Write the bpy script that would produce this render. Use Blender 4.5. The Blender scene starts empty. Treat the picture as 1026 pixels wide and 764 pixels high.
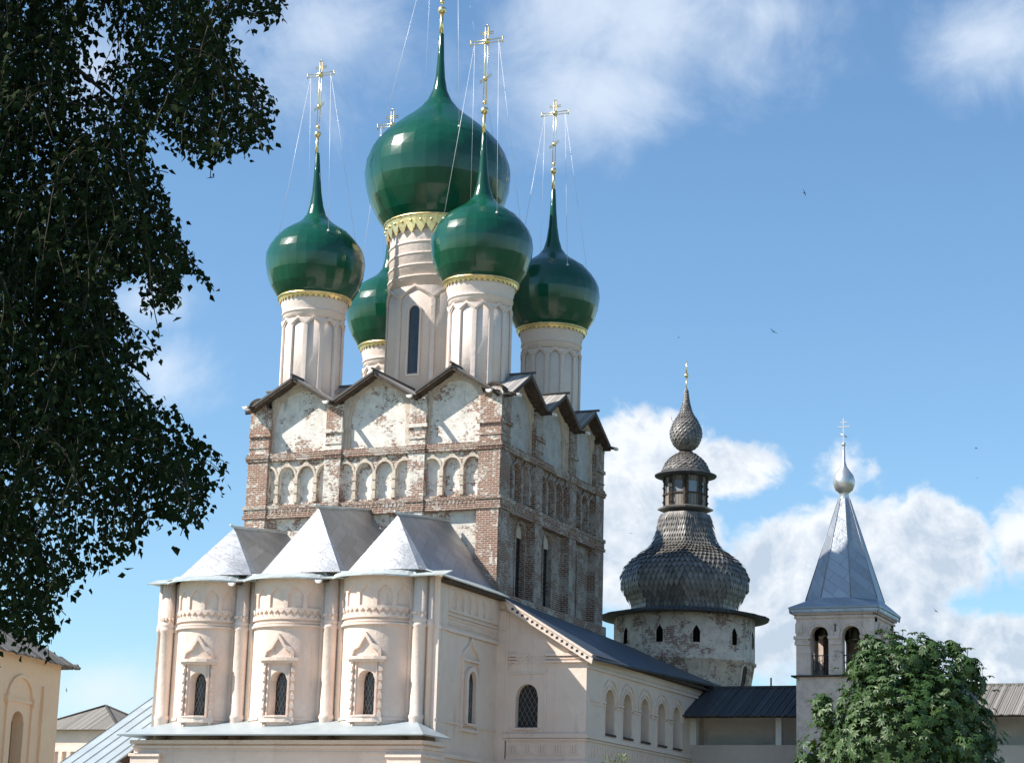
import bpy, bmesh, math, random
from mathutils import Vector, Matrix, noise
random.seed(7)
PI = math.pi
sc = bpy.context.scene
C = sc.collection

# ------------------------------------------------------------------ camera
CAM = Vector((39.685, -89.977, 1.7))
RX = Vector((0.9190645, 0.3931101, 0.0280173))
RY = Vector((0.0661294, -0.2239073, 0.9723643))
RZ = Vector((0.3885195, -0.8918128, -0.2317815))
FPX = 2103.0
cd = bpy.data.cameras.new('camera')
cd.sensor_fit = 'HORIZONTAL'; cd.sensor_width = 36.0; cd.lens = FPX / 1026.0 * 36.0
cd.clip_start = 0.5; cd.clip_end = 6000
cam = bpy.data.objects.new('camera', cd); C.objects.link(cam)
M = Matrix(((RX.x, RY.x, RZ.x, CAM.x), (RX.y, RY.y, RZ.y, CAM.y), (RX.z, RY.z, RZ.z, CAM.z), (0, 0, 0, 1)))
cam.matrix_world = M
sc.camera = cam
FWD = Vector((-RZ.x, -RZ.y, 0)).normalized(); RGT = Vector((FWD.y, -FWD.x, 0))

def ray(px, py):
    x, y = px - 513.0, 382.0 - py
    return RX * x + RY * y - RZ * FPX
def at(px, py, d):                      # the point seen at a pixel at horizontal distance d
    r = ray(px, py)
    return CAM + r * (d / r.dot(FWD))
def uv_dir(px, py):
    r = ray(px, py)
    return (r.dot(RGT) / r.dot(FWD), r.z / r.dot(FWD))

# ------------------------------------------------------------------ light
SUN = Vector((-0.60, -0.42, 0.68)).normalized()
sun_el = math.asin(SUN.z); sun_az = math.atan2(SUN.x, SUN.y)
ld = bpy.data.lights.new('sun', 'SUN'); ld.energy = 4.8; ld.angle = math.radians(0.5); ld.color = (1.0, 0.94, 0.86)
lo = bpy.data.objects.new('sun', ld); C.objects.link(lo)
lo.rotation_euler = (-SUN).to_track_quat('-Z', 'Y').to_euler(); lo.location = (-60, -40, 90)
sc.view_settings.view_transform = 'Standard'
sc.view_settings.look = 'None'
sc.view_settings.exposure = 0.66
sc.view_settings.gamma = 1.0
sc.view_settings.use_curve_mapping = False

class NT:
    """small helper for building node trees"""
    def __init__(s, tree): s.t = tree; s.n = tree.nodes; s.l = tree.links
    def add(s, typ, **kw):
        n = s.n.new(typ)
        for k, v in kw.items(): setattr(n, k, v)
        return n
    def put(s, sock, v):
        if v is None: return
        if isinstance(v, bpy.types.NodeSocket): s.l.new(v, sock)
        else:
            if hasattr(sock.default_value, '__len__') and not isinstance(v, str):
                v = tuple(v)
                if len(sock.default_value) == 4 and len(v) == 3: v = v + (1.0,)
            sock.default_value = v
    def math(s, op, a, b=None, c=None, clamp=False):
        n = s.add('ShaderNodeMath', operation=op); n.use_clamp = clamp
        s.put(n.inputs[0], a)
        if b is not None: s.put(n.inputs[1], b)
        if c is not None: s.put(n.inputs[2], c)
        return n.outputs[0]
    def vmath(s, op, a, b=None):
        n = s.add('ShaderNodeVectorMath', operation=op)
        s.put(n.inputs[0], a)
        if b is not None: s.put(n.inputs[1], b)
        return n.outputs['Value'] if op in ('DOT_PRODUCT', 'LENGTH') else n.outputs[0]
    def mix(s, fac, a, b, blend='MIX'):
        n = s.add('ShaderNodeMix', data_type='RGBA', blend_type=blend)
        s.put(n.inputs[0], fac); s.put(n.inputs[6], a); s.put(n.inputs[7], b)
        return n.outputs[2]
    def noise(s, vec, scale, detail=4, rough=0.55, dist=0.0):
        n = s.add('ShaderNodeTexNoise')
        s.put(n.inputs['Vector'], vec); n.inputs['Scale'].default_value = scale
        n.inputs['Detail'].default_value = detail; n.inputs['Roughness'].default_value = rough
        n.inputs['Distortion'].default_value = dist
        return n.outputs[0]
    def ramp(s, v, lo, hi, smooth=True):
        n = s.add('ShaderNodeMapRange'); n.interpolation_type = 'SMOOTHSTEP' if smooth else 'LINEAR'
        s.put(n.inputs[0], v); s.put(n.inputs[1], lo); s.put(n.inputs[2], hi)
        return n.outputs[0]
    def scale(s, vec, xyz):
        n = s.add('ShaderNodeMapping'); s.put(n.inputs[0], vec); n.inputs[3].default_value = xyz
        return n.outputs[0]

# ------------------------------------------------------------------ sky with clouds
w = bpy.data.worlds.new('World'); sc.world = w; w.use_nodes = True
w.node_tree.nodes.clear()
N = NT(w.node_tree)
out = N.add('ShaderNodeOutputWorld'); bg = N.add('ShaderNodeBackground')
sky = N.add('ShaderNodeTexSky', sky_type='NISHITA')
sky.sun_disc = False; sky.sun_elevation = sun_el; sky.sun_rotation = sun_az
sky.altitude = 100; sky.air_density = 1.0; sky.dust_density = 0.3; sky.ozone_density = 2.0
SKY_STR = 0.098
dirv = N.add('ShaderNodeTexCoord').outputs['Generated']
df = N.math('MAXIMUM', N.vmath('DOT_PRODUCT', dirv, FWD), 0.02)
du = N.math('DIVIDE', N.vmath('DOT_PRODUCT', dirv, RGT), df)
dv = N.math('DIVIDE', N.vmath('DOT_PRODUCT', dirv, (0, 0, 1)), df)
comb = N.add('ShaderNodeCombineXYZ'); N.put(comb.inputs[0], du); N.put(comb.inputs[1], dv)
cuv = comb.outputs[0]
PX = 1.0 / 2103.0
def field(ells):
    best = None
    for (px, py, rx, ry, k) in ells:
        u, v = uv_dir(px, py)
        a = N.math('DIVIDE', N.math('SUBTRACT', du, u), rx * PX)
        b = N.math('DIVIDE', N.math('SUBTRACT', dv, v), ry * PX)
        r = N.math('SQRT', N.math('ADD', N.math('MULTIPLY', a, a), N.math('MULTIPLY', b, b)))
        e = N.math('MULTIPLY', N.math('SUBTRACT', 1.0, r), k)
        best = e if best is None else N.math('MAXIMUM', best, e)
    return best
n1 = N.noise(cuv, 18, 9, 0.6, 0.4)
n2 = N.noise(cuv, 60, 8, 0.62, 0.5)
# soft high cloud
soft = field([(650, 20, 200, 120, 1.0), (600, 90, 130, 90, 0.9), (330, 40, 130, 110, 0.62), (560, 110, 70, 70, 0.6), (1000, 40, 90, 90, 0.8),
              (165, 375, 70, 50, 0.7), (150, 300, 60, 40, 0.6), (100, 690, 110, 45, 0.8), (760, 15, 90, 50, 0.6), (90, 60, 60, 90, 0.6)])
soft = N.ramp(N.math('ADD', soft, N.math('MULTIPLY', N.math('SUBTRACT', n1, 0.5), 1.5)), -0.15, 0.95)
# low cumulus
cumf = field([(640, 470, 95, 72, 1.0), (735, 470, 75, 36, 0.9), (620, 540, 110, 80, 0.9), (850, 560, 120, 75, 1.0), (940, 555, 80, 70, 0.9),
              (790, 600, 110, 60, 0.9), (880, 640, 190, 60, 0.8), (1010, 650, 110, 50, 0.9), (840, 470, 60, 40, 0.35), (1020, 540, 50, 60, 0.4)])
nc = N.math('ADD', N.math('MULTIPLY', N.math('SUBTRACT', n1, 0.5), 1.1), N.math('MULTIPLY', N.math('SUBTRACT', n2, 0.5), 0.55))
cumd = N.math('ADD', cumf, nc)
cum = N.ramp(cumd, 0.0, 0.28)
# cloud light: the side of the billows turned to the sun (upper left) is brighter
off = N.vmath('ADD', cuv, (0.006, -0.008, 0))
n1b = N.noise(off, 18, 9, 0.6, 0.4); n2b = N.noise(off, 60, 8, 0.62, 0.5)
lit = N.math('ADD', N.math('MULTIPLY', N.math('SUBTRACT', n1b, n1), 3.2), N.math('MULTIPLY', N.math('SUBTRACT', n2b, n2), 1.3))
base_v = uv_dir(800, 640)[1]
hgt = N.ramp(dv, base_v - 0.01, base_v + 0.11)
lit = N.math('ADD', N.math('ADD', lit, N.math('MULTIPLY', hgt, 0.62)), N.math('MULTIPLY', N.ramp(cumd, 0.9, 0.05), 0.40), clamp=True)
W1 = 1.0 / SKY_STR
ccol = N.mix(lit, (0.37 * W1, 0.43 * W1, 0.51 * W1), (0.645 * W1, 0.66 * W1, 0.68 * W1))
scol = N.mix(N.math('MULTIPLY', soft, 0.74), N.mix(1.0, sky.outputs[0], (0.86, 1.05, 1.13), 'MULTIPLY'), (0.55 * W1, 0.61 * W1, 0.69 * W1))
fin = N.mix(N.math('MULTIPLY', cum, 0.93), scol, ccol)
N.put(bg.inputs[0], fin); bg.inputs[1].default_value = SKY_STR
N.l.new(bg.outputs[0], out.inputs[0])

# ------------------------------------------------------------------ materials
def new_mat(name):
    m = bpy.data.materials.new(name); m.use_nodes = True
    t = NT(m.node_tree); b = m.node_tree.nodes['Principled BSDF']
    return m, t, b
def bump(t, b, h, strength, dist=0.02):
    n = t.add('ShaderNodeBump'); n.inputs['Strength'].default_value = strength; n.inputs['Distance'].default_value = dist
    t.put(n.inputs['Height'], h); t.l.new(n.outputs[0], b.inputs['Normal'])
def obj_co(t): return t.add('ShaderNodeTexCoord').outputs['Object']
def uv_co(t): return t.add('ShaderNodeTexCoord').outputs['UV']

def plaster(name, col, col2, stain=(0.3, 0.24, 0.19), stain_amt=0.35, rough=0.9):
    m, t, b = new_mat(name); co = obj_co(t)
    big = t.noise(co, 0.35, 5, 0.6); fine = t.noise(co, 5, 5, 0.65)
    c = t.mix(t.ramp(big, 0.35, 0.68), col, col2)
    patch = t.ramp(t.noise(co, 0.8, 7, 0.6), 0.575, 0.60)
    c = t.mix(t.math('MULTIPLY', patch, 0.30), c, [min(.86, x * 1.12) for x in col])
    grime = t.ramp(t.noise(co, 1.7, 8, 0.7, 0.6), 0.58, 0.74)
    c = t.mix(t.math('MULTIPLY', grime, stain_amt * 0.45), c, stain)
    st = t.noise(t.scale(co, (1.6, 1.6, 0.22)), 1.0, 6, 0.68)
    c = t.mix(t.math('MULTIPLY', t.ramp(st, 0.56, 0.80), stain_amt), c, stain)
    c = t.mix(t.math('MULTIPLY', t.ramp(fine, 0.35, 0.7), 0.16), c, [x * 0.78 for x in col])
    b.inputs['Roughness'].default_value = rough; b.inputs['Specular IOR Level'].default_value = 0.2
    t.put(b.inputs['Base Color'], c)
    bump(t, b, t.math('ADD', t.noise(co, 2.2, 6, 0.6), t.math('MULTIPLY', t.noise(co, 14, 4, 0.6), 0.35)), 0.55, 0.06)
    return m

def brick(name, white, seed=0.0, dark=1.0, wcol=(0.76, 0.70, 0.61), scl=1.0, rough_patch=1.0):
    """old brick with remains of whitewash; white = share of whitewash left"""
    m, t, b = new_mat(name); uv = uv_co(t)
    uvo = t.vmath('ADD', uv, (seed * 3.1, seed * 1.7, seed))
    jit = t.vmath('ADD', uv, t.vmath('MULTIPLY', t.vmath('SUBTRACT', t.add('ShaderNodeTexNoise').outputs[1], (0.5, 0.5, 0.5)), (0.02, 0.012, 0)))
    bt = t.add('ShaderNodeTexBrick'); t.put(bt.inputs['Vector'], jit)
    bt.inputs['Color1'].default_value = (0.36 * dark, 0.185 * dark, 0.13 * dark, 1)
    bt.inputs['Color2'].default_value = (0.24 * dark, 0.12 * dark, 0.088 * dark, 1)
    bt.inputs['Mortar'].default_value = (0.50, 0.43, 0.35, 1)
    bt.inputs['Scale'].default_value = 1.0; bt.inputs['Mortar Size'].default_value = 0.014; bt.inputs['Bias'].default_value = -0.2
    bt.inputs['Brick Width'].default_value = 0.30 * scl; bt.inputs['Row Height'].default_value = 0.105 * scl
    n = t.noise(uvo, 0.9, 6, 0.62); n3 = t.noise(uvo, 5.5, 5, 0.7); n4 = t.noise(t.scale(uvo, (3.5, 9, 1)), 1.6, 3, 0.6)
    v = t.math('ADD', t.math('MULTIPLY', n, 0.92), t.math('ADD', t.math('MULTIPLY', n3, 0.60 * rough_patch), t.math('MULTIPLY', n4, 0.48)))
    # v has mean about 1.0
    th = 1.0 + (0.5 - white) * 0.55
    mask = t.ramp(v, th - 0.05, th + 0.05)
    wn = t.noise(uvo, 2.3, 5, 0.65)
    wc = t.mix(t.ramp(wn, 0.35, 0.7), wcol, [x * 0.78 for x in wcol])
    dirt = t.noise(t.scale(uvo, (2.4, 0.35, 1)), 1.0, 6, 0.7)
    c = t.mix(mask, bt.outputs[0], wc)
    c = t.mix(t.math('MULTIPLY', t.ramp(dirt, 0.54, 0.76), 0.55), c, (0.12, 0.095, 0.075))
    t.put(b.inputs['Base Color'], c)
    b.inputs['Roughness'].default_value = 0.92; b.inputs['Specular IOR Level'].default_value = 0.15
    h = t.math('ADD', t.math('MULTIPLY', mask, 0.8), t.math('ADD', t.math('MULTIPLY', bt.outputs[1], -0.6), t.math('MULTIPLY', n3, 0.8)))
    bump(t, b, h, 0.7, 0.03)
    return m

def simple(name, col, rough=0.6, metal=0.0, var=0.15, nscale=3.0, spec=0.5, bmp=0.0, stretch=(1, 1, 1)):
    m, t, b = new_mat(name); co = t.scale(obj_co(t), stretch)
    n = t.noise(co, nscale, 5, 0.6)
    c = t.mix(t.ramp(n, 0.3, 0.7), [x * (1 - var) for x in col], [min(1, x * (1 + var)) for x in col])
    t.put(b.inputs['Base Color'], c)
    b.inputs['Roughness'].default_value = rough; b.inputs['Metallic'].default_value = metal
    b.inputs['Specular IOR Level'].default_value = spec
    if bmp: bump(t, b, n, bmp, 0.03)
    return m

def boards(name, col, width, axis='u', rough=0.8, var=0.5, metal=0.0):
    """planks or metal sheets running along v of the UV, each with its own tone"""
    m, t, b = new_mat(name); uv = uv_co(t)
    sep = t.add('ShaderNodeSeparateXYZ'); t.put(sep.inputs[0], uv)
    u, v = sep.outputs[0], sep.outputs[1]
    if axis == 'v': u, v = v, u
    k = t.math('DIVIDE', u, width); idx = t.math('FLOOR', k); fr = t.math('FRACT', k)
    wn = t.add('ShaderNodeTexWhiteNoise', noise_dimensions='1D'); t.put(wn.inputs['W'], idx)
    cv = t.add('ShaderNodeCombineXYZ'); t.put(cv.inputs[0], t.math('MULTIPLY', u, 9)); t.put(cv.inputs[1], t.math('MULTIPLY', v, 0.8)); t.put(cv.inputs[2], idx)
    gr = t.noise(cv.outputs[0], 1.0, 5, 0.65)
    f = t.math('ADD', t.math('MULTIPLY', wn.outputs[0], 0.55), t.math('MULTIPLY', gr, 0.6))
    c = t.mix(f, [x * (1 - var) for x in col], [min(1, x * (1 + var)) for x in col])
    edge = t.math('MINIMUM', fr, t.math('SUBTRACT', 1.0, fr))
    gap = t.ramp(edge, 0.015, 0.075)
    c = t.mix(gap, [x * 0.3 for x in col], c)
    t.put(b.inputs['Base Color'], c)
    b.inputs['Roughness'].default_value = rough; b.inputs['Metallic'].default_value = metal
    bump(t, b, t.math('ADD', gap, t.math('MULTIPLY', gr, 0.4)), 0.6, 0.04)
    return m

def sheet_metal(name, col, rough, metal, tile=(1.0, 0.6), var=0.10):
    """sheets of roofing steel, laid on the diagonal, each a little different"""
    m, t, b = new_mat(name); uv = uv_co(t)
    mp = t.add('ShaderNodeMapping'); t.put(mp.inputs[0], uv); mp.inputs['Rotation'].default_value = (0, 0, 0.62)
    bt = t.add('ShaderNodeTexBrick'); t.put(bt.inputs['Vector'], mp.outputs[0])
    bt.inputs['Scale'].default_value = 1.0; bt.inputs['Brick Width'].default_value = tile[0]; bt.inputs['Row Height'].default_value = tile[1]
    bt.inputs['Mortar Size'].default_value = 0.012; bt.inputs['Bias'].default_value = 0.0
    bt.inputs['Color1'].default_value = tuple(x * (1 - var) for x in col) + (1,)
    bt.inputs['Color2'].default_value = tuple(min(1, x * (1 + var)) for x in col) + (1,)
    bt.inputs['Mortar'].default_value = tuple(x * 0.68 for x in col) + (1,)
    n = t.noise(uv, 1.4, 5, 0.65)
    c = t.mix(t.math('MULTIPLY', t.ramp(n, 0.45, 0.75), 0.35), bt.outputs[0], [x * 0.62 for x in col])
    t.put(b.inputs['Base Color'], c)
    b.inputs['Metallic'].default_value = metal
    t.put(b.inputs['Roughness'], t.math('ADD', t.math('MULTIPLY', n, 0.18), rough - 0.09))
    bump(t, b, t.math('ADD', bt.outputs[1], t.math('MULTIPLY', n, 2.0)), 0.5, 0.04)
    return m

MT = {}
MT['pink'] = plaster('pink_plaster', (0.80, 0.655, 0.555), (0.74, 0.59, 0.495), stain_amt=0.50)
MT['pink_drum'] = plaster('pink_drum_plaster', (0.80, 0.68, 0.60), (0.75, 0.63, 0.55), stain_amt=0.28)
MT['yellow'] = plaster('yellow_plaster', (0.95, 0.66, 0.42), (0.91, 0.63, 0.40), stain_amt=0.12)
MT['dim'] = plaster('recess_shade_brown', (0.30, 0.24, 0.20), (0.26, 0.21, 0.18))  # brown-grey for the arcade window backs, with the recess shade in the colour
MT['white'] = plaster('white_plaster', (0.78, 0.75, 0.71), (0.72, 0.69, 0.65), stain_amt=0.3)
MT['wall'] = plaster('fortress_plaster', (0.58, 0.49, 0.42), (0.52, 0.44, 0.38), stain_amt=0.45)
MT['brick_red'] = brick('old_brick', 0.38, 0.0, 0.86)
MT['brick_mid'] = brick('half_whitewashed_brick', 0.55, 3.0, 0.85, (0.80, 0.74, 0.65))
MT['brick_white'] = brick('whitewashed_brick', 0.68, 5.0, 0.85, (0.84, 0.79, 0.71))
MT['brick_side'] = brick('shaded_side_brick', 0.48, 9.0, 0.55, (0.44, 0.39, 0.345))  # darker copy of the front brick: shade of the side face put into the colour
MT['brick_side_white'] = brick('shaded_side_whitewash', 0.80, 11.0, 0.8, (0.53, 0.50, 0.47))  # whitewash greyed the same way, side-face shade in its colour
MT['brick_ledge'] = brick('sooty_brick_ledge', 0.42, 13.0, 0.62, (0.54, 0.47, 0.40))
MT['tower'] = brick('tower_whitewash', 0.60, 17.0, 1.0, (0.82, 0.68, 0.54))
MT['bell'] = brick('bell_tower_whitewash', 0.82, 21.0, 0.8, (0.74, 0.60, 0.52))
MT['ochre'] = brick('ochre_limewash', 0.80, 23.0, 0.8, (0.67, 0.57, 0.46))
MT['gold'] = simple('gilding', (1.0, 0.78, 0.40), 0.3, 1.0, 0.05)
MT['lace'] = simple('gilded_lace', (0.95, 0.68, 0.33), 0.38, 1.0, 0.2, 8)
MT['glass'] = simple('dark_window_glass', (0.02, 0.02, 0.024), 0.2, 0, 0.3, 2, 0.5)
MT['hole'] = simple('dark_opening', (0.008, 0.007, 0.007), 1.0, 0, .2, 2, 0.0)
MT['iron'] = simple('dark_iron', (0.03, 0.03, 0.032), 0.6, 0.3, 0.3)
MT['lattice'] = simple('window_lattice', (0.30, 0.29, 0.27), 0.6, 0.2, 0.2)
MT['steel'] = sheet_metal('pale_roofing_steel', (0.46, 0.47, 0.48), 0.50, 0.92)
MT['steel_side'] = MT['steel']
MT['steel_trim'] = simple('pale_green_grey_steel', (0.50, 0.54, 0.52), 0.45, 0.2, 0.15, 1.2)
MT['roof_blue'] = sheet_metal('blue_grey_roofing', (0.075, 0.095, 0.12), 0.5, 0.2, (2.0, 0.8))
MT['roof_seam'] = simple('standing_seam_sheet', (0.40, 0.455, 0.47), 0.45, 0.15, 0.08, 0.8)
MT['zinc'] = sheet_metal('zinc_tent_sheet', (0.36, 0.385, 0.42), 0.42, 0.5, (1.3, 0.5))
MT['silver'] = simple('silvery_tin', (0.62, 0.62, 0.61), 0.38, 0.75, 0.06)
MT['gable_board'] = boards('weathered_gable_boards', (0.30, 0.28, 0.26), 0.24, 'u', 0.75)
MT['dark_wood'] = boards('dark_roof_planks', (0.060, 0.062, 0.066), 0.20, 'u', 0.8, 0.55)
MT['grey_wood'] = boards('grey_roof_planks', (0.20, 0.185, 0.165), 0.20, 'u', 0.85, 0.5)
MT['brown_wood'] = simple('brown_timber', (0.075, 0.055, 0.042), 0.8, 0, 0.35, 4, 0.2, 0.3)
MT['bright_end'] = simple('fresh_cut_wood', (0.78, 0.76, 0.72), 0.7, 0, 0.1)
MT['white_wire'] = simple('galvanised_stay_wire', (0.72, 0.72, 0.72), 0.4, 0.3, 0.05)
MT['bronze'] = simple('bell_bronze', (0.10, 0.085, 0.05), 0.45, 0.8, 0.2)
MT['bark'] = simple('tree_bark', (0.06, 0.05, 0.04), 0.9, 0, 0.4, 6, 0.1, 0.5)
MT['black'] = simple('dark_feathers', (0.015, 0.014, 0.014), 0.7, 0, 0.2)

def shingle_mat():
    m, t, b = new_mat('aspen_shingle'); co = obj_co(t)
    wn = t.add('ShaderNodeTexWhiteNoise', noise_dimensions='3D'); t.put(wn.inputs['Vector'], uv_co(t))
    n = t.noise(co, 1.2, 4, 0.6)
    f = t.math('ADD', t.math('MULTIPLY', wn.outputs[0], 0.6), t.math('MULTIPLY', n, 0.4))
    t.put(b.inputs['Base Color'], t.mix(f, (0.04, 0.038, 0.036), (0.27, 0.25, 0.225)))
    b.inputs['Roughness'].default_value = 0.42; b.inputs['Specular IOR Level'].default_value = 0.6
    return m
MT['shingle'] = shingle_mat()
def green_mat():
    m, t, b = new_mat('green_dome_enamel'); co = obj_co(t)
    n = t.noise(co, 0.7, 4, 0.6)
    t.put(b.inputs['Base Color'], t.mix(t.ramp(n, 0.3, 0.7), (0.003, 0.060, 0.030), (0.005, 0.082, 0.042)))
    b.inputs['Roughness'].default_value = 0.2; b.inputs['Specular IOR Level'].default_value = 0.6
    b.inputs['Coat Weight'].default_value = 0.15; b.inputs['Coat Roughness'].default_value = 0.12
    g = t.add('ShaderNodeNewGeometry')
    nm = t.vmath('NORMALIZE', t.vmath('ADD', t.vmath('MULTIPLY', g.outputs['Normal'], (.40, .40, .40)), t.vmath('MULTIPLY', g.outputs['True Normal'], (.60, .60, .60))))
    bp = t.add('ShaderNodeBump'); bp.inputs['Strength'].default_value = .12; bp.inputs['Distance'].default_value = .05
    t.put(bp.inputs['Height'], t.noise(co, 1.6, 3, 0.5)); t.l.new(nm, bp.inputs['Normal']); t.l.new(bp.outputs[0], b.inputs['Normal'])
    return m
MT['green'] = green_mat()
def leaf_mat(name, c1, c2, trans, rough=0.45):
    m, t, b = new_mat(name)
    wn = t.add('ShaderNodeTexWhiteNoise', noise_dimensions='3D'); t.put(wn.inputs['Vector'], uv_co(t))
    c = t.mix(wn.outputs[0], c1, c2)
    t.put(b.inputs['Base Color'], c); b.inputs['Roughness'].default_value = rough; b.inputs['Specular IOR Level'].default_value = 0.4 if rough < .7 else 0.1
    if trans:
        tr = t.add('ShaderNodeBsdfTranslucent'); t.put(tr.inputs[0], t.mix(0.5, c, (0.10, 0.16, 0.02)))
        ms = t.add('ShaderNodeMixShader'); ms.inputs[0].default_value = trans
        t.l.new(b.outputs[0], ms.inputs[1]); t.l.new(tr.outputs[0], ms.inputs[2])
        t.l.new(ms.outputs[0], m.node_tree.nodes['Material Output'].inputs[0])
    return m
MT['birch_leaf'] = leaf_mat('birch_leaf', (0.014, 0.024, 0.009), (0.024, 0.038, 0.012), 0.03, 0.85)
MT['chestnut_leaf'] = leaf_mat('chestnut_leaf', (0.022, 0.058, 0.012), (0.062, 0.115, 0.026), 0.14)
MT['young_leaf'] = leaf_mat('young_leaf', (0.12, 0.17, 0.06), (0.24, 0.28, 0.13), 0.25)
def ground_mat():
    m, t, b = new_mat('grass_and_dirt'); co = obj_co(t)
    n = t.noise(co, 0.06, 6, 0.6)
    t.put(b.inputs['Base Color'], t.mix(t.ramp(n, 0.4, 0.65), (0.05, 0.085, 0.025), (0.13, 0.12, 0.08)))
    b.inputs['Roughness'].default_value = 0.95
    return m
MT['ground'] = ground_mat()

# ------------------------------------------------------------------ mesh helpers
BASE = {}
class MB:
    def __init__(s): s.v = []; s.f = []; s.uv = []; s.sm = []
    def vert(s, p): s.v.append((p[0], p[1], p[2])); return len(s.v) - 1
    def face(s, idx, uvs=None, smooth=False):
        s.f.append(tuple(idx)); s.uv.append(uvs if uvs else [(0, 0)] * len(idx)); s.sm.append(smooth)
    def poly(s, pts, uvs=None, smooth=False):
        s.face([s.vert(p) for p in pts], uvs, smooth)
    def build(s, name, mat, parent=None, recalc=True):
        base = Vector((0, 0, 0))
        if parent is not None: base = BASE[parent.name]
        me = bpy.data.meshes.new(name)
        me.from_pydata([(x - base.x, y - base.y, z - base.z) for x, y, z in s.v], [], s.f)
        ul = me.uv_layers.new(name='UVMap')
        flat = [c for q in s.uv for t in q for c in t]
        ul.data.foreach_set('uv', flat)
        me.polygons.foreach_set('use_smooth', s.sm)
        me.materials.append(mat)
        if recalc:
            bm = bmesh.new(); bm.from_mesh(me); bmesh.ops.recalc_face_normals(bm, faces=bm.faces[:]); bm.to_mesh(me); bm.free()
        me.update()
        o = bpy.data.objects.new(name, me); C.objects.link(o)
        if parent is not None: o.parent = parent; BASE[o.name] = base
        else: BASE[o.name] = base
        return o

def thing(name, loc, label, cat, group=None):
    o = bpy.data.objects.new(name, None); C.objects.link(o)
    o.location = loc; o.empty_display_size = 0.5
    o['label'] = label; o['category'] = cat
    if group: o['group'] = group
    BASE[o.name] = Vector(loc)
    return o
def tag(o, label, cat, group=None):
    o['label'] = label; o['category'] = cat
    if group: o['group'] = group

def plane_frame(ox, oy, dx, dy, nx, ny):
    return lambda u, z, d: (ox + dx * u + nx * d, oy + dy * u + ny * d, z)
def cyl_frame(cx, cy, R, a0=0.0):
    """u runs along the circle (metres at radius R); angle 0 looks to -Y, grows to +X"""
    def F(u, z, d):
        r = R(z) if callable(R) else R
        r0 = R(None) if callable(R) else R
        a = a0 + u / r0
        return (cx + (r + d) * math.sin(a), cy - (r + d) * math.cos(a), z)
    return F
def val(f, u): return f(u) if callable(f) else f
def lin(a, b, n): return [a + (b - a) * i / n for i in range(n + 1)]

def slab(mb, F, us, lo, hi, d0, d1, uo=0.0, back=False, smooth=False):
    rows = []
    for u in us:
        l, h = val(lo, u), val(hi, u)
        if h < l + 1e-4: h = l + 1e-4
        rows.append((u, l, h, [mb.vert(F(u, l, d0)), mb.vert(F(u, h, d0)), mb.vert(F(u, l, d1)), mb.vert(F(u, h, d1))]))
    fr = [(r[3][2], r[3][3]) if not smooth else (mb.vert(F(r[0], r[1], d1)), mb.vert(F(r[0], r[2], d1))) for r in rows]
    for q, ((ua, la, ha, A), (ub, lb, hb, B)) in enumerate(zip(rows, rows[1:])):
        mb.face([fr[q][0], fr[q + 1][0], fr[q + 1][1], fr[q][1]], [(ua + uo, la), (ub + uo, lb), (ub + uo, hb), (ua + uo, ha)], smooth)
        mb.face([A[3], B[3], B[1], A[1]], [(ua + uo, ha + d1), (ub + uo, hb + d1), (ub + uo, hb + d0), (ua + uo, ha + d0)])
        mb.face([A[0], B[0], B[2], A[2]], [(ua + uo, la + d0), (ub + uo, lb + d0), (ub + uo, lb + d1), (ua + uo, la + d1)])
        if back: mb.face([A[1], B[1], B[0], A[0]], [(ua + uo, ha), (ub + uo, hb), (ub + uo, lb), (ua + uo, la)])
    u, l, h, A = rows[0]; mb.face([A[0], A[2], A[3], A[1]], [(u + d0, l), (u + d1, l), (u + d1, h), (u + d0, h)])
    u, l, h, A = rows[-1]; mb.face([A[2], A[0], A[1], A[3]], [(u + d1, l), (u + d0, l), (u + d0, h), (u + d1, h)])

def rnd_arch(uc, hw, zs, k=1.0): return lambda u: zs + k * math.sqrt(max(0.0, hw * hw - (u - uc) ** 2))
def keel(uc, hw, zs, h):
    def f(u):
        t = min(1.0, abs(u - uc) / hw)
        return zs + h * (0.62 * math.sqrt(max(0, 1 - t * t)) + 0.38 * max(0.0, 1 - t / 0.45) ** 1.3)
    return f
def pointed(uc, hw, zs, h): return lambda u: zs + h * max(0.0, 1 - abs(u - uc) / hw) ** 0.75

def panel(mb, F, u0, u1, z0, z1, ops, d0, d1, du=None, n=10, smooth=False):
    """wall panel with openings; ops = (uc, hw, sill, arch function)"""
    ops = sorted(ops); cur = u0
    def rng(a, b):
        k = max(1, int(math.ceil((b - a) / du))) if du else 1
        return lin(a, b, k)
    for (uc, hw, sill, arch) in ops:
        a, b = uc - hw, uc + hw
        if a > cur + 1e-4: slab(mb, F, rng(cur, a), z0, z1, d0, d1, smooth=smooth)
        us = lin(a, b, n)
        if sill > z0 + 1e-4: slab(mb, F, us, z0, sill, d0, d1, smooth=smooth)
        slab(mb, F, us, arch, z1, d0, d1, smooth=smooth)
        cur = b
    if u1 > cur + 1e-4: slab(mb, F, rng(cur, u1), z0, z1, d0, d1, smooth=smooth)

def ring_arch(mb, F, uc, r0, r1, zs, zb, d0, d1, k=1.0, n=16):
    """archivolt with legs down to zb"""
    inner = rnd_arch(uc, r0, zs, k); outer = rnd_arch(uc, r1, zs, k * 1.0)
    us = sorted(set([round(x, 5) for x in lin(uc - r0, uc + r0, n)] + []))
    slab(mb, F, us, inner, outer, d0, d1)
    slab(mb, F, lin(uc - r1, uc - r0, 3), zb, outer, d0, d1)
    slab(mb, F, lin(uc + r0, uc + r1, 3), zb, outer, d0, d1)

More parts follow.
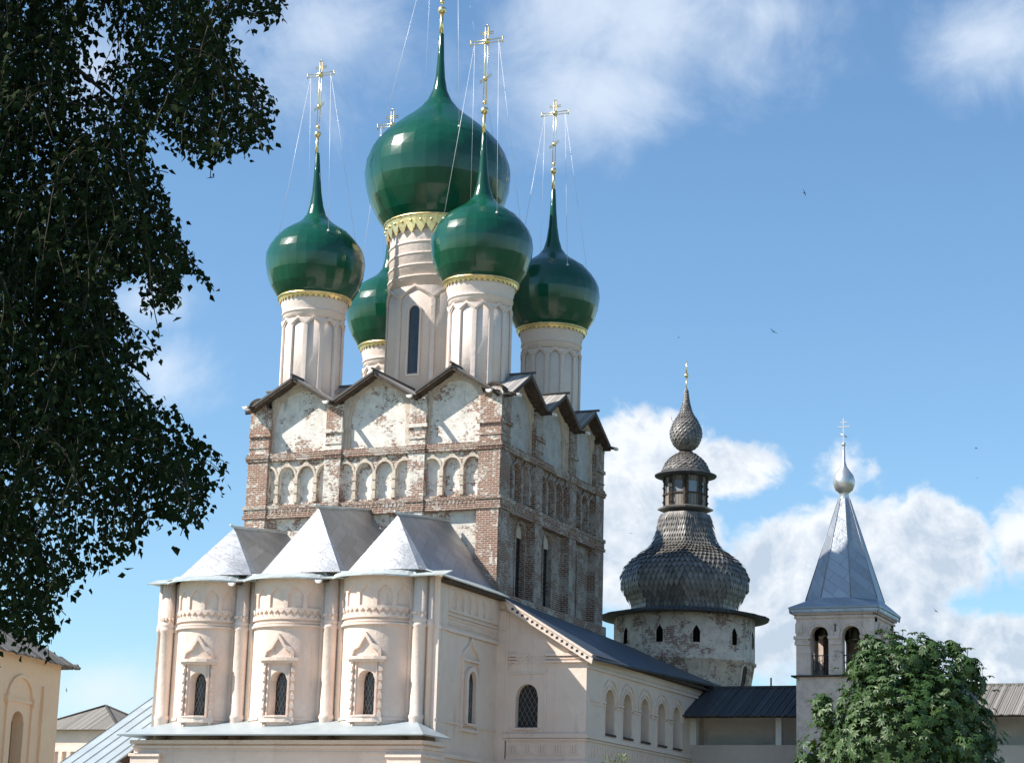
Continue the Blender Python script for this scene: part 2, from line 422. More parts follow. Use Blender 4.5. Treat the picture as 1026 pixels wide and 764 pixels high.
def box(mb, x0, x1, y0, y1, z0, z1):
    P = [mb.vert(p) for p in [(x0, y0, z0), (x1, y0, z0), (x1, y1, z0), (x0, y1, z0), (x0, y0, z1), (x1, y0, z1), (x1, y1, z1), (x0, y1, z1)]]
    for q, k in [((0, 1, 5, 4), 'x'), ((1, 2, 6, 5), 'y'), ((2, 3, 7, 6), 'x'), ((3, 0, 4, 7), 'y'), ((4, 5, 6, 7), 't'), ((3, 2, 1, 0), 't')]:
        uv = []
        for i in q:
            p = mb.v[P[i]]
            uv.append((p[0], p[2]) if k == 'x' else (p[1], p[2]) if k == 'y' else (p[0], p[1]))
        mb.face([P[i] for i in q], uv)

def lathe(mb, cx, cy, prof, n=24, phase=0.0, smooth=True, jit=0.0, cap=True, lean=None):
    rng = random.Random(len(prof) * 31 + n)
    rings = []
    for (r, z) in prof:
        ring = []
        for i in range(n):
            a = phase + 2 * PI * i / n
            rr = r * (1 + (rng.uniform(-jit, jit) if jit else 0)); zz = z + (rng.uniform(-jit, jit) * r * 0.8 if jit else 0)
            ring.append(mb.vert((cx + rr * math.sin(a), cy - rr * math.cos(a), zz)))
        rings.append(ring)
    s = 0.0
    for k in range(len(rings) - 1):
        ds = math.hypot(prof[k + 1][0] - prof[k][0], prof[k + 1][1] - prof[k][1])
        for i in range(n):
            j = (i + 1) % n
            r = max(prof[k][0], 0.3)
            u0, u1 = 2 * PI * r * i / n, 2 * PI * r * (i + 1) / n
            mb.face([rings[k][i], rings[k][j], rings[k + 1][j], rings[k + 1][i]], [(u0, s), (u1, s), (u1, s + ds), (u0, s + ds)], smooth)
        s += ds
    if cap:
        mb.face(rings[0][::-1]); mb.face(rings[-1])

def tube(mb, pts, rad, n=6, smooth=True, cap=True):
    pts = [Vector(p) for p in pts]
    if not hasattr(rad, '__len__'): rad = [rad] * len(pts)
    rings = []
    for i, p in enumerate(pts):
        a = pts[max(0, i - 1)]; b = pts[min(len(pts) - 1, i + 1)]
        d = (b - a).normalized() if (b - a).length > 1e-6 else Vector((0, 0, 1))
        x = d.orthogonal().normalized() if abs(d.z) > 0.9 else d.cross(Vector((0, 0, 1))).normalized()
        y = d.cross(x)
        rings.append([mb.vert(p + (x * math.cos(2 * PI * k / n) + y * math.sin(2 * PI * k / n)) * rad[i]) for k in range(n)])
    for A, B in zip(rings, rings[1:]):
        for k in range(n):
            mb.face([A[k], A[(k + 1) % n], B[(k + 1) % n], B[k]], None, smooth)
    if cap: mb.face(rings[0][::-1]); mb.face(rings[-1])

def ball(mb, c, r, n=10, m=7, sz=1.0):
    prof = [(max(0.002, r * math.sin(PI * i / m)), c[2] - r * sz * math.cos(PI * i / m)) for i in range(m + 1)]
    lathe(mb, c[0], c[1], prof, n, 0, True)

def plate(mb, pts, th, uvs=None):
    """polygon (world points) given a thickness downwards along its normal"""
    P = [Vector(p) for p in pts]
    n = (P[1] - P[0]).cross(P[2] - P[0]).normalized()
    if n.z < 0: n = -n
    if uvs is None:
        e1 = (P[1] - P[0]).normalized(); e2 = n.cross(e1)
        uvs = [((p - P[0]).dot(e1), (p - P[0]).dot(e2)) for p in P]
    top = [mb.vert(p) for p in P]; bot = [mb.vert(p - n * th) for p in P]
    mb.face(top, uvs); mb.face(bot[::-1], uvs[::-1])
    k = len(P)
    for i in range(k):
        j = (i + 1) % k
        mb.face([top[i], top[j], bot[j], bot[i]], [uvs[i], uvs[j], uvs[j], uvs[i]])

# ------------------------------------------------------------------ ground
g = MB(); S = 2500
g.poly([(-S, -S, 0), (S, -S, 0), (S, S, 0), (-S, S, 0)])
g2 = MB(); g2.poly([(-8, -75, .004), (45, -75, .004), (45, -11, .004), (-8, -11, .004)])  # unseen pale sheet, added to bounce warm sunlight onto the yellow wall
yo = g2.build('bounce_sheet', simple('pale_bounce', (0.52, 0.44, 0.35), 0.95, 0, .15, .5, .1)); yo['kind'] = 'structure'
go = g.build('ground', MT['ground']); go['kind'] = 'structure'

# =================================================================== CHURCH
W = 13.87
church = thing('church', (-6.9, 6.9, 0), 'brick church with five green onion domes, pink plaster apses and a side gallery', 'church')
FF = plane_frame(-W, 0, 1, 0, 0, -1)        # front: u from the left corner
FS = plane_frame(0, 0, 0, 1, 1, 0)          # side: u going away from the near corner
FB = plane_frame(0, W, -1, 0, 0, 1)         # back
FL = plane_frame(-W, W, 0, -1, -1, 0)       # left
PIL = [(0, 1.15), (4.35, 5.25), (8.95, 9.85), (12.72, W)]
BAY = [(2.75, 1.60), (7.10, 1.85), (11.285, 1.435)]
PEAK = [2.55, 7.08, 11.35]; VAL = [0.25, 4.80, 9.40, W - 0.25]
def gable(u):
    pts = [(-0.5, 24.62)] + [p for t in zip([(v, 24.62) for v in VAL], [(p, 25.98) for p in PEAK] + [None]) for p in t if p] + [(W + 0.5, 24.62)]
    for (a, za), (b, zb) in zip(pts, pts[1:]):
        if a <= u <= b: return za + (zb - za) * (u - a) / (b - a)
    return 24.62
core = MB()
wins = []
FIELD = -0.36
def us_with(a, b, extra, n=1):
    return sorted(set([round(x, 4) for x in lin(a, b, n)] + [round(e, 4) for e in extra if a < e < b]))
GB = VAL + PEAK
# the plain wall behind everything
box(core, -W + 0.9, -0.9, 0.9, W - 0.9, 0, 24.4)
body = core.build('brick_body', MT['brick_mid'], church)

def church_face(F, side, detail=True):
    e = 0.003 if side else 0.0
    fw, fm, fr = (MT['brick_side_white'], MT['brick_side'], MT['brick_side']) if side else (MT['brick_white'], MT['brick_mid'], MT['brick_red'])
    # field wall with windows
    mb = MB()
    a, b = 0.355, W - 0.355
    ops = []
    if side:
        for c in (3.45, 6.95, 10.45): ops.append((c, 0.52, 15.1, rnd_arch(c, 0.52, 18.25)))
    panel(mb, F, a, b, 13.0, 19.0, ops, -0.7, FIELD, None, 10)
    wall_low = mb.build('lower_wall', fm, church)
    mb = MB()
    us = us_with(a, b, GB, 1)
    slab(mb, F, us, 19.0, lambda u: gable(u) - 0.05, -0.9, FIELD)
    field = mb.build('upper_wall', fw, church)
    # pilasters, stepped in three tiers
    for i, (p, q) in enumerate(PIL):
        mb = MB()
        p0 = p + (e if i == 0 else 0); q0 = q - (0.003 if (i == 3 and not side) else 0)
        slab(mb, F, [p0, q0], 13.0, 18.95, FIELD, 0.06, uo=i * 2.3)
        slab(mb, F, [p0, q0], 19.6, 21.85, FIELD, 0.03, uo=i * 2.3)
        slab(mb, F, [p0, q0], 22.25, 24.55, FIELD, 0.0, uo=i * 2.3)
        slab(mb, F, [p0 - (0.10 if 0 < i else 0), q0 + (0.10 if i < 3 else 0)], 23.12, 23.30, 0.0, 0.10, uo=i)
        slab(mb, F, [p0, q0], 22.55, 22.63, 0.0, 0.05, uo=i)
        pm = fr if (i in (0, 3)) else fm
        mb.build('pilaster', pm, church)
    # three ledges right round the wall
    ext = 0.16
    for (z0, z1, d) in ((18.95, 19.10, 0.12), (19.10, 19.42, 0.07), (19.42, 19.60, 0.12), (21.85, 21.98, 0.09), (21.98, 22.12, 0.13), (22.12, 22.25, 0.07)):
        mb = MB()
        u0 = -d + e; u1 = W + d - (0.003 if not side else 0)
        # the ledge steps back between the pilasters
        for i, (p, q) in enumerate(PIL):
            a0 = u0 if i == 0 else p - 0.05; a1 = u1 if i == 3 else q + 0.05
            slab(mb, F, [a0, a1], z0, z1, FIELD, d, uo=z0)
            if i < 3: slab(mb, F, [a1, PIL[i + 1][0] - 0.05], z0 + 0.002, z1 - 0.002, FIELD, d - 0.10 if d > 0.1 else d - 0.07, uo=z0)
        if z1 - z0 < 0.2 and d > 0.14:
            k = 0.0
        mb.build('ledge', MT['brick_ledge'], church)
    # dentils under the lower ledge
    for k in range(3):
        mb = MB(); u = PIL[k][1] + .12
        while u < PIL[k + 1][0] - .15: slab(mb, F, [u, u + 0.10], 19.24, 19.40, FIELD, 0.02); u += 0.21
        mb.build('dentil_row', MT['brick_ledge'], church)
    for bi, (c, hw) in enumerate(BAY):
        u0, u1 = PIL[bi][1], PIL[bi + 1][0]
        # arcade of blind niches
        mb = MB()
        nw = 0.43; step = 1.15
        cc = [c - step * 1.5 + step * i for i in range(4)]
        cs = [c - step / 2, c + step / 2]
        if u1 - u0 > 3.0: cs = [c - 1.62, c - 0.54, c + 0.54, c + 1.62]; nw = 0.42
        else: cs = [c - 1.08, c, c + 1.08]
        ops = []
        for x in cs:
            l, r = max(u0 + 0.03, x - nw), min(u1 - 0.03, x + nw)
            if r - l < 0.12: continue
            m_, h_ = (l + r) / 2, (r - l) / 2
            ops.append((m_, h_, 19.72, (lambda x: lambda u: 21.12 + math.sqrt(max(0.0, nw * nw - (u - x) ** 2)) * 1.0)(x)))
        panel(mb, F, u0, u1, 19.6, 21.85, ops, FIELD, -0.16, None, 8)
        arc = mb.build('niche_arcade', fm if not side else MT['brick_side'], church)
        mb = MB()
        for x in cs:                         # raised hoods with a small tooth at the crown
            l, r = max(u0 + 0.02, x - nw - 0.12), min(u1 - 0.02, x + nw + 0.12)
            f1 = (lambda x: lambda u: 21.12 + math.sqrt(max(0.0, nw * nw - (u - x) ** 2)))(x)
            f2 = (lambda x: lambda u: 21.12 + math.sqrt(max(0.0, (nw + .12) ** 2 - (u - x) ** 2)) + 0.22 * max(0, 1 - abs(u - x) / 0.16))(x)
            slab(mb, F, lin(l, r, 12), f1, f2, -0.16, -0.06)
        for k in range(len(cs) - 1):         # beaded colonettes between the niches
            x = (cs[k] + cs[k + 1]) / 2
            for z in range(6):
                wd = 0.08 if z % 2 else 0.11
                slab(mb, F, [x - wd, x + wd], 19.72 + z * 0.235, 19.72 + (z + 1) * 0.235, -0.16, -0.06 if z % 2 else -0.02)
        mb.build('niche_hood', MT['ochre'] if not side else MT['brick_side'], arc)
        # round gable arch: two stepped rings and the wall above them
        R0 = min(hw, 1.62) * 0.94
        zs = 25.72 - R0 - 0.30
        r1, r2 = R0 + 0.12, R0 + 0.28
        mb = MB()
        slab(mb, F, us_with(max(u0, c - r2) - 0.0, min(u1, c + r2), PEAK, 20), lambda u: rnd_arch(c, r2 - 0.002, zs)(u), lambda u: max(gable(u) - 0.04, rnd_arch(c, r2 - 0.002, zs)(u) + 0.003), FIELD, -0.10)
        l0, l1 = u0, c - r2
        if l1 > l0 + 0.01: slab(mb, F, [l0, l1], 22.25, lambda u: gable(u) - 0.04, FIELD, -0.10)
        l0, l1 = c + r2, u1
        if l1 > l0 + 0.01: slab(mb, F, [l0, l1], 22.25, lambda u: gable(u) - 0.04, FIELD, -0.10)
        sp = mb.build('gable_wall', MT['ochre'] if True else fm, church)
        mb = MB()
        ring_arch(mb, F, c, R0 + 0.001, r1, zs, 22.25, FIELD, -0.24)
        ring_arch(mb, F, c, r1 + 0.001, r2 - 0.004, zs, 22.25, FIELD, -0.17)
        mb.build('arch_moulding', MT['ochre'], sp)
    # tall windows of the side wall
    if side:
        for c in (3.45, 6.95, 10.45):
            mb = MB(); slab(mb, F, [c - 0.6, c + 0.6], 15.0, 19.0, -0.68, -0.58)
            wdw = mb.build('window', MT['glass'], church)
            mb = MB()
            slab(mb, F, lin(c - 0.53, c + 0.53, 10), 18.1, 18.9, -0.58, -0.50)
            mb.build('ochre_tympanum', MT['ochre'], wdw)
            mb = MB()
            ring_arch(mb, F, c, 0.53, 0.66, 18.25, 15.05, FIELD, FIELD + 0.05)
            mb.build('window_surround', MT['brick_side'], wdw)
            mb = MB()
            for k in range(-2, 3): slab(mb, F, [c + k * 0.2 - .015, c + k * .2 + .015], 15.1, 18.1, -0.58, -0.555)
            for k in range(12): slab(mb, F, [c - .52, c + .52], 15.2 + k * .25, 15.225 + k * .25, -0.579, -0.557)
            mb.build('window_grille', MT['iron'], wdw)
        mb = MB()
        slab(mb, F, [-0.2, W + 0.2], 14.3, 14.95, FIELD, 0.20)
        mb.build('plinth', MT['brick_ledge'], church)

church_face(FF, False)
church_face(FS, True)
for F in (FB, FL):                     # the two sides turned away
    mb = MB(); slab(mb, F, us_with(0.003, W - 0.003, GB, 1), 0.0, lambda u: gable(u) - 0.05, -0.9, -0.02)
    mb.build('rear_wall', MT['brick_mid'], church)

# gable roofs over the wall heads: three ridges each way
OV = 0.46
def gable_roofs(F, nm):
    for i, pk in enumerate(PEAK):
        v0, v1 = VAL[i], VAL[i + 1]
        if i == 0: v0 = 0.12
        if i == 2: v1 = W - 0.12
        zr = 26.06
        for s, v in ((-1, v0), (1, v1)):
            zv = zr - 1.36 * abs(v - pk) / 2.25
            mb = MB()
            dl = -W * 0.5
            n = 16
            # planks from ridge to valley, ragged along the outer edge
            D = 4.6
            pts = [F(pk, zr, OV), F(v, zv, OV), F(v, zv, -0.25), F(pk, zr, -D)]
            H = math.hypot(v - pk, zr - zv)
            plate(mb, pts, 0.10, [(0, 0), (0, H), (OV + .25, H), (OV + D, 0)])
            ro = mb.build('gable_roof', MT['gable_board'], church)
            mb = MB(); plate(mb, [(p[0], p[1], p[2] - .135) for p in (F(pk, zr, OV - .03), F(v, zv, OV - .03), F(v, zv, -0.2), F(pk, zr, -0.2))], .10)
            mb.build('soffit_board', MT['brown_wood'], ro)
        mb = MB()
        tube(mb, [F(pk, zr + 0.05, OV + 0.18), F(pk, zr + 0.05, -4.5)], 0.07, 5)
        mb.build('ridge_cap', MT['gable_board'], ro)
for F, nm in ((FF, 'f'), (FS, 's'), (FB, 'b'), (FL, 'l')): gable_roofs(F, nm)

mb = MB(); box(mb, -W + .5, -.5, .5, W - .5, 24.3, 24.75); mb.build('roof_deck', MT['gable_board'], church)
# wooden rainwater spouts in the valleys
def spout(F, u, z, ln, parent):
    mb = MB(); r = 0.135
    a = [F(u + r * math.cos(t), z + r * math.sin(t), ln) for t in lin(PI, 2 * PI, 6)]
    b = [F(u + r * math.cos(t), z + 0.22 + r * math.sin(t), -0.2) for t in lin(PI, 2 * PI, 6)]
    a2 = [F(u + (r - .05) * math.cos(t), z + .02 + (r - .05) * math.sin(t), ln) for t in lin(2 * PI, PI, 6)]
    b2 = [F(u + (r - .05) * math.cos(t), z + .24 + (r - .05) * math.sin(t), -0.2) for t in lin(2 * PI, PI, 6)]
    A = a + a2; B = b + b2; ia = [mb.vert(p) for p in A]; ib = [mb.vert(p) for p in B]
    k = len(A)
    for i in range(k): mb.face([ia[i], ia[(i + 1) % k], ib[(i + 1) % k], ib[i]])
    mb.face(ia); mb.face(ib[::-1])
    so = mb.build('rain_spout', MT['brown_wood'], parent)
    mb = MB()
    c = [F(u + (r + .02) * math.cos(t), z + (r + .02) * math.sin(t), ln + 0.002) for t in lin(PI, 2 * PI, 6)]
    d = [F(u + (r + .02) * math.cos(t), z + 0.01 + (r + .02) * math.sin(t), ln - 0.16) for t in lin(PI, 2 * PI, 6)]
    ic = [mb.vert(p) for p in c]; idd = [mb.vert(p) for p in d]
    for i in range(6): mb.face([ic[i], ic[i + 1], idd[i + 1], idd[i]])
    mb.face(ic)
    mb.build('spout_end', MT['bright_end'], so)
for F in (FF, FS):
    for v in VAL: spout(F, min(max(v, 0.15), W - 0.15), 24.52, 1.1 if F is FF else 0.85, church)
# scrolls of sheet metal on the corner piers
for (F, u) in ((FF, 0.45), (FF, W - 0.45), (FS, W - 0.45)):
    mb = MB(); slab(mb, F, lin(u - 0.5, u + 0.5, 10), 24.5, rnd_arch(u, 0.52, 24.55, 0.9), -0.5, 0.05)
    cap = mb.build('corner_cap', MT['brick_mid'], church)
    mb = MB(); f = rnd_arch(u, 0.52, 24.55, 0.9); f2 = rnd_arch(u, 0.60, 24.55, 0.95)
    slab(mb, F, lin(u - 0.51, u + 0.51, 12), lambda x: f(x) + 0.002, f2, -0.6, 0.12)
    mb.build('cap_cover', MT['brown_wood'], cap)

# ------------------------------------------------------------------ drums and domes
DC = (-7.05, 6.93); DS = 4.72
small_prof = [(1.70, 30.66), (2.0, 30.92), (2.27, 31.36), (2.50, 32.02), (2.60, 32.70), (2.56, 33.12), (2.42, 33.52), (2.14, 33.93), (1.77, 34.34),
              (1.40, 34.60), (1.08, 34.80), (0.77, 35.04), (0.52, 35.37), (0.36, 35.91), (0.25, 36.64), (0.18, 37.55), (0.115, 38.82)]
big_prof = [(2.35, 35.25), (2.78, 35.55), (3.18, 36.05), (3.62, 36.99), (3.86, 37.80), (3.93, 38.60), (3.86, 39.2), (3.66, 39.8), (3.36, 40.3), (2.95, 40.78), (2.50, 41.18),
            (2.02, 41.58), (1.55, 41.95), (1.06, 42.40), (0.68, 42.88), (0.40, 43.48), (0.27, 44.2), (0.19, 45.28), (0.14, 46.79)]
def cross(cx, cy, z0, s, parent):
    """gilded spike, ball and openwork cross; returns the height of the arms"""
    mb = MB()
    lathe(mb, cx, cy, [(0.10 * s, z0), (0.07 * s, z0 + 1.05 * s)], 8)
    ball(mb, (cx, cy, z0 + 1.15 * s), 0.19 * s)
    ball(mb, (cx, cy, z0 + 1.55 * s), 0.11 * s)
    zb, zt = z0 + 1.5 * s, z0 + 5.35 * s
    for k in (-1, 1): tube(mb, [(cx + k * 0.075 * s, cy, zb), (cx + k * 0.075 * s, cy, zt)], 0.026 * s, 4)
    tube(mb, [(cx - 0.075 * s, cy, zt), (cx, cy, zt + 0.15 * s), (cx + 0.075 * s, cy, zt)], 0.026 * s, 4)
    za = z0 + 4.62 * s
    for k in (-1, 1): tube(mb, [(cx - 0.82 * s, cy, za + k * 0.075 * s), (cx + 0.82 * s, cy, za + k * 0.075 * s)], 0.026 * s, 4)
    for k in (-1, 1): tube(mb, [(cx + k * 0.82 * s, cy, za - 0.16 * s), (cx + k * 0.82 * s, cy, za + 0.16 * s)], 0.03 * s, 4)
    zc = za + 0.42 * s
    for k in (-1, 1): tube(mb, [(cx - 0.34 * s, cy, zc + k * 0.05 * s), (cx + 0.34 * s, cy, zc + k * 0.05 * s)], 0.024 * s, 4)
    zl = z0 + 2.75 * s
    for k in (-1, 1): tube(mb, [(cx - 0.30 * s, cy, zl - 0.17 * s + k * .05 * s), (cx + 0.30 * s, cy, zl + 0.17 * s + k * .05 * s)], 0.024 * s, 4)
    ball(mb, (cx, cy, za), 0.155 * s); ball(mb, (cx, cy, zl), 0.125 * s)
    mb.build('cross', MT['gold'], parent)
    return za
def make_dome(cx, cy, prof, s, n, lean=0.0):
    lx = lambda z: cx + lean * (z - prof[0][1])
    mb = MB(); lathe(mb, cx, cy, prof, n, 0.1, False, 0.006)
    mb.v = [(x + lean * (z - prof[0][1]), y, z) for x, y, z in mb.v]; mb.sm = [True] * len(mb.sm)
    dm = mb.build('dome', MT['green'], church)
    za = cross(lx(prof[-1][1] + 1.5), cy, prof[-1][1] - 0.03, s, dm)
    rw, zw = max(prof, key=lambda p: p[0])
    # stay wires from the arms of the cross to the shoulder of the dome
    rs, zs = [p for p in prof if p[0] < rw * 0.86 and p[1] > zw][0]
    for k in (-1, 1):
        for a in (0.75, 2.4):
            mb = MB()
            ang = a if k > 0 else -a
            tube(mb, [(lx(prof[-1][1] + 1.5) + k * 0.62 * s, cy, za), (cx + rs * math.sin(ang), cy - rs * math.cos(ang), zs + 0.05)], 0.010 if a < 1 else 0.007, 4)
            mb.build('stay_wire', MT['white_wire'], dm)
    for a in (0.75, 2.4, -0.75, -2.4):
        mb = MB(); ball(mb, (cx + rs * math.sin(a), cy - rs * math.cos(a), zs), 0.07, 6, 4)
        mb.build('wire_anchor', MT['white_wire'], dm)
    return dm
def make_drum(cx, cy, R, z0, zt, npan, zarc, real, par):
    F = cyl_frame(cx, cy, R)
    mb = MB()
    step = 2 * PI * R / npan
    lathe(mb, cx, cy, [(R - 0.07, z0), (R - 0.07, zt - 0.5)], 48, 0, True)
    flare = [(R + 0.0, zarc + 0.02), (R + 0.0, zt - 0.75), (R + 0.06, zt - 0.45), (R + 0.14, zt - 0.15), (R + 0.14, zt)]
    lathe(mb, cx, cy, flare, 48, 0, True)
    dr = mb.build('drum', MT['pink_drum'], par)
    mb = MB()
    hw = step * 0.5 - 0.13
    ah = min(0.55, hw * 0.9)
    ops = []
    for i in range(npan):
        ops.append((i * step, hw, z0 + 0.55 if real else z0 + 0.5, pointed(i * step, hw, zarc - ah - 0.12, ah)))
    panel(mb, F, -step * 0.5, 2 * PI * R - step * 0.5, z0, zarc, ops, -0.05, 0.0, 0.2, 8, True)
    mb.build('arcature', MT['pink_drum'], dr)
    mb = MB()
    for i in range(npan):       # raised zigzag hood over the arcature
        f = pointed(i * step, hw + .1, zarc - ah - 0.10, ah + .06)
        slab(mb, F, lin(i * step - step / 2 + 0.002, i * step + step / 2 - 0.002, 8), f, lambda u, f=f: f(u) + 0.11, -0.02, 0.055)
        slab(mb, F, lin(i * step + step / 2 - .10, i * step + step / 2 + .10, 3), z0, zarc - ah - 0.10, -.02, 0.035)
    mb.build('arcature_hood', MT['pink_drum'], dr)
    mb = MB()
    if real: zz = [zarc + 0.55 + 0.62 * k for k in range(5)]
    else: zz = [zarc + 0.42]
    for z in zz: lathe(mb, cx, cy, [(R - 0.02, z - 0.07), (R + 0.055, z - 0.05), (R + 0.055, z + 0.03), (R - 0.02, z + 0.05)], 48, 0, True)
    mb.build('ring_moulding', MT['pink_drum'], dr)
    if real:
        for i in range(npan):
            if i % 2: continue
            c = i * step
            mb = MB()
            slab(mb, F, lin(c - 0.30, c + 0.30, 8), z0 + 1.85, rnd_arch(c, 0.30, zarc - 1.4), -0.11, -0.055)
            wd = mb.build('window', MT['glass'], dr)
            mb = MB()
            ring_arch(mb, F, c, 0.302, 0.40, zarc - 1.4, z0 + 1.8, -0.11, 0.02); slab(mb, F, [c - .4, c + .4], z0 + 1.7, z0 + 1.8, -.11, .02)
            mb.build('window_frame', MT['pink_drum'], wd)
            mb = MB()
            for k in range(8): slab(mb, F, [c - .28, c + .29], z0 + 1.95 + .34 * k, z0 + 1.98 + .34 * k, -.056, -.045)
            mb.build('glazing_bars', MT['iron'], wd)
    # gilded lace under the dome
    mb = MB()
    nt = int(2 * PI * R / (0.52 if real else 0.24)); st = 2 * PI / nt
    Rt = R + (0.33 if real else 0.28); dep = 0.95 if real else 0.26; rb = R + (0.17 if real else 0.20)
    zt2 = zt + (0.02 if real else 0.10)
    for i in range(nt):
        a0 = i * st; 
        def P(a, f): return (cx + (Rt + (rb - Rt) * f) * math.sin(a), cy - (Rt + (rb - Rt) * f) * math.cos(a), zt2 - dep * f)
        q = [P(a0, 0), P(a0 + st, 0), P(a0 + st, 0.48), P(a0 + st * .82, 0.72), P(a0 + st * .5, 1.0), P(a0 + st * .18, 0.72), P(a0, 0.48)]
        mb.poly(q)
        q2 = [(cx + (x - cx) * 0.985, cy + (y - cy) * 0.985, z) for x, y, z in q]
        mb.poly(q2[::-1])
        for k in range(7):
            j = (k + 1) % 7; mb.poly([q[k], q[j], q2[j], q2[k]])
        if real:
            c = P(a0 + st * .5, 0.32); ball(mb, (c[0], c[1], c[2]), 0.09, 6, 4)
    lathe(mb, cx, cy, [(Rt - 0.01, zt2 - 0.05), (Rt + .05, zt2 - 0.03), (Rt + .05, zt2 + .05), (Rt - 0.05, zt2 + .07)], 48)
    mb.build('gilded_lace', MT['lace'], dr)
    return dr
for (sx, sy) in ((-1, -1), (1, -1), (1, 1), (-1, 1)):
    cx, cy = DC[0] + sx * DS, DC[1] + sy * DS
    bl = (sx, sy) == (-1, 1); dz = -.25 if bl else 0.0
    if bl: cx -= .15
    make_drum(cx, cy, 1.60, 24.6, 30.62 + dz, 12, 29.45 + dz, False, church)
    make_dome(cx, cy, [(r, z + dz) for r, z in small_prof], 1.09 if (sx, sy) == (1, -1) else 1.14 if bl else 0.97, 30, -0.035 if (sx, sy) == (-1, -1) else -.066 if bl else -0.012)
make_drum(DC[0], DC[1], 2.58, 25.2, 35.52, 8, 31.75, True, church)
make_dome(DC[0] - .16, DC[1], big_prof, 1.25, 36, -0.012)

# ------------------------------------------------------------------ altar block: three apses
AX = [-11.42, -7.18, -2.68]; AY = -6.9; BH = [1.47, 1.75, 1.66]; BRS = [(h * h + 1.21) / 2.2 for h in BH]        # bay circles
mb = MB()
slab(mb, plane_frame(-14.1, AY, 1, 0, 0, -1), [0.0, 14.40], 0, 14.72, -7.2, 0.0)
altar = mb.build('altar_wall', MT['pink'], church)
WU = [.30, .24, .10]
for bi, ax in enumerate(AX):
    BR = BRS[bi]; BC = AY - 1.1 + BR; TH = 1.19 * BR
    if BH[bi] < 1.12 * BR: TH = (math.asin(min(1, BH[bi] / BR)) + .1) * BR
    F = cyl_frame(ax, BC, BR)
    mb = MB()
    panel(mb, F, -TH, TH, 0, 14.72, [(WU[bi], 0.42, 8.6, rnd_arch(WU[bi], 0.42, 10.1))], -0.62, 0.0, 0.10, 8, True)
    apse = mb.build('apse_wall', MT['pink'], church)
    mb = MB()
    nsp = (2 * TH - .5) / 5; nx0 = -TH + .25 + nsp / 2
    ops = [(nx0 + nsp * k, nsp * .39, 13.36, pointed(nx0 + nsp * k, nsp * .39, 13.95, .32)) for k in range(5)]
    panel(mb, F, -TH, TH, 13.26, 14.70, ops, 0.0, 0.085, 0.12, 6, True)
    mb.build('niche_row', MT['pink'], apse)
    mb = MB()
    # zigzag band: two rows of triangles under the niches
    pz = .30; k = -TH + .05
    while k < TH - pz * 1.2:
        slab(mb, F, lin(k, k + pz, 6), lambda u, k=k: 13.255 - 0.15 * max(0, 1 - abs(u - k - pz / 2) / (pz / 2)), 13.257, 0.0, 0.085)
        slab(mb, F, lin(k + pz / 2, k + pz * 1.5, 6), 12.92, lambda u, k=k: 12.92 + 0.16 * max(0, 1 - abs(u - k - pz) / (pz / 2)), 0.0, 0.085)
        k += pz
    mb.build('zigzag_band', MT['pink'], apse)
    for (z0, z1, d) in ((12.84, 12.92, .10), (12.66, 12.74, .06), (12.52, 12.62, .12), (8.40, 8.50, .06)):
        if z0 < 9:
            for a, b in ((-TH, -.78), (.78, TH)):
                mb = MB(); slab(mb, F, lin(a, b, 8), z0, z1, 0, d); mb.build('string_course', MT['pink'], apse)
        else:
            mb = MB(); slab(mb, F, lin(-TH, TH, 36), z0, z1, 0, d, smooth=True); mb.build('string_course', MT['pink'], apse)
    # window with beaded surround and peaked head
    F = cyl_frame(ax, BC, BR, WU[bi] / BR)
    mb = MB(); slab(mb, F, lin(-.5, .5, 6), 8.5, 10.6, -0.60, -0.52)
    wd = mb.build('window', MT['glass'], apse)
    mb = MB()
    for s in (-1, 1):
        for k in range(9):
            z = -0.9 + k * .25
            tube(mb, [F(z - .14, 8.62, -.515), F(z - .14 + s * 0.0, 8.62, -.515)], .01, 3) if False else None
    for k in range(-6, 7):
        for s in (-1, 1):
            pts = []
            for j in range(11):
                zz = 8.62 + j * .19; u = k * .24 + s * (j - 5) * .105
                if abs(u) <= .42: pts.append(F(u, zz, -.515))
            if len(pts) > 1: tube(mb, pts, .013, 3)
    mb.build('window_lattice', MT['lattice'], wd)
    mb = MB()
    hd = lambda u: 11.12 + 0.28 + .30 * math.sqrt(max(0, 1 - (u / .66) ** 2)) + .48 * max(0, 1 - abs(u) / .30)
    hd_in = lambda u: 11.12 + 0.14 + .26 * math.sqrt(max(0, 1 - (u / .55) ** 2)) + .44 * max(0, 1 - abs(u) / .27)
    slab(mb, F, lin(-.55, .55, 14), 11.12, hd_in, 0, .10)
    us = lin(-.66, .66, 18)
    slab(mb, F, us, lambda u: hd_in(u) + .002 if abs(u) < .55 else 11.12, hd, 0, .24)
    slab(mb, F, [-.86, -.4, 0, .4, .86], 10.98, 11.12, 0, .30)
    slab(mb, F, [-.78, -.4, 0, .4, .78], 10.88, 10.98, 0, .20)
    slab(mb, F, [-.78, -.4, 0, .4, .78], 8.28, 8.50, 0, .20)
    slab(mb, F, [-.52, 0, .52], 8.50, 8.57, -.5, .24)
    for s in (-1, 1):
        for k in range(12):
            z = 8.50 + k * .1985
            big = k % 2 == 0
            x = .66
            slab(mb, F, [s * x - (.085 if big else .055), s * x + (.085 if big else .055)], z, z + .1985, 0, .20 if big else .12)
        slab(mb, F, sorted([s * .52, s * .46]), 8.58, 10.88, 0, .07)
    for s in (-1, 1):
        for k in range(2): slab(mb, F, sorted([s * (.60 - .1 * k), s * (.72 - .1 * k)]), 8.10 - .0 + .09 * (1 - k), 8.19 + .09 * (1 - k), 0, .16 - .05 * k)
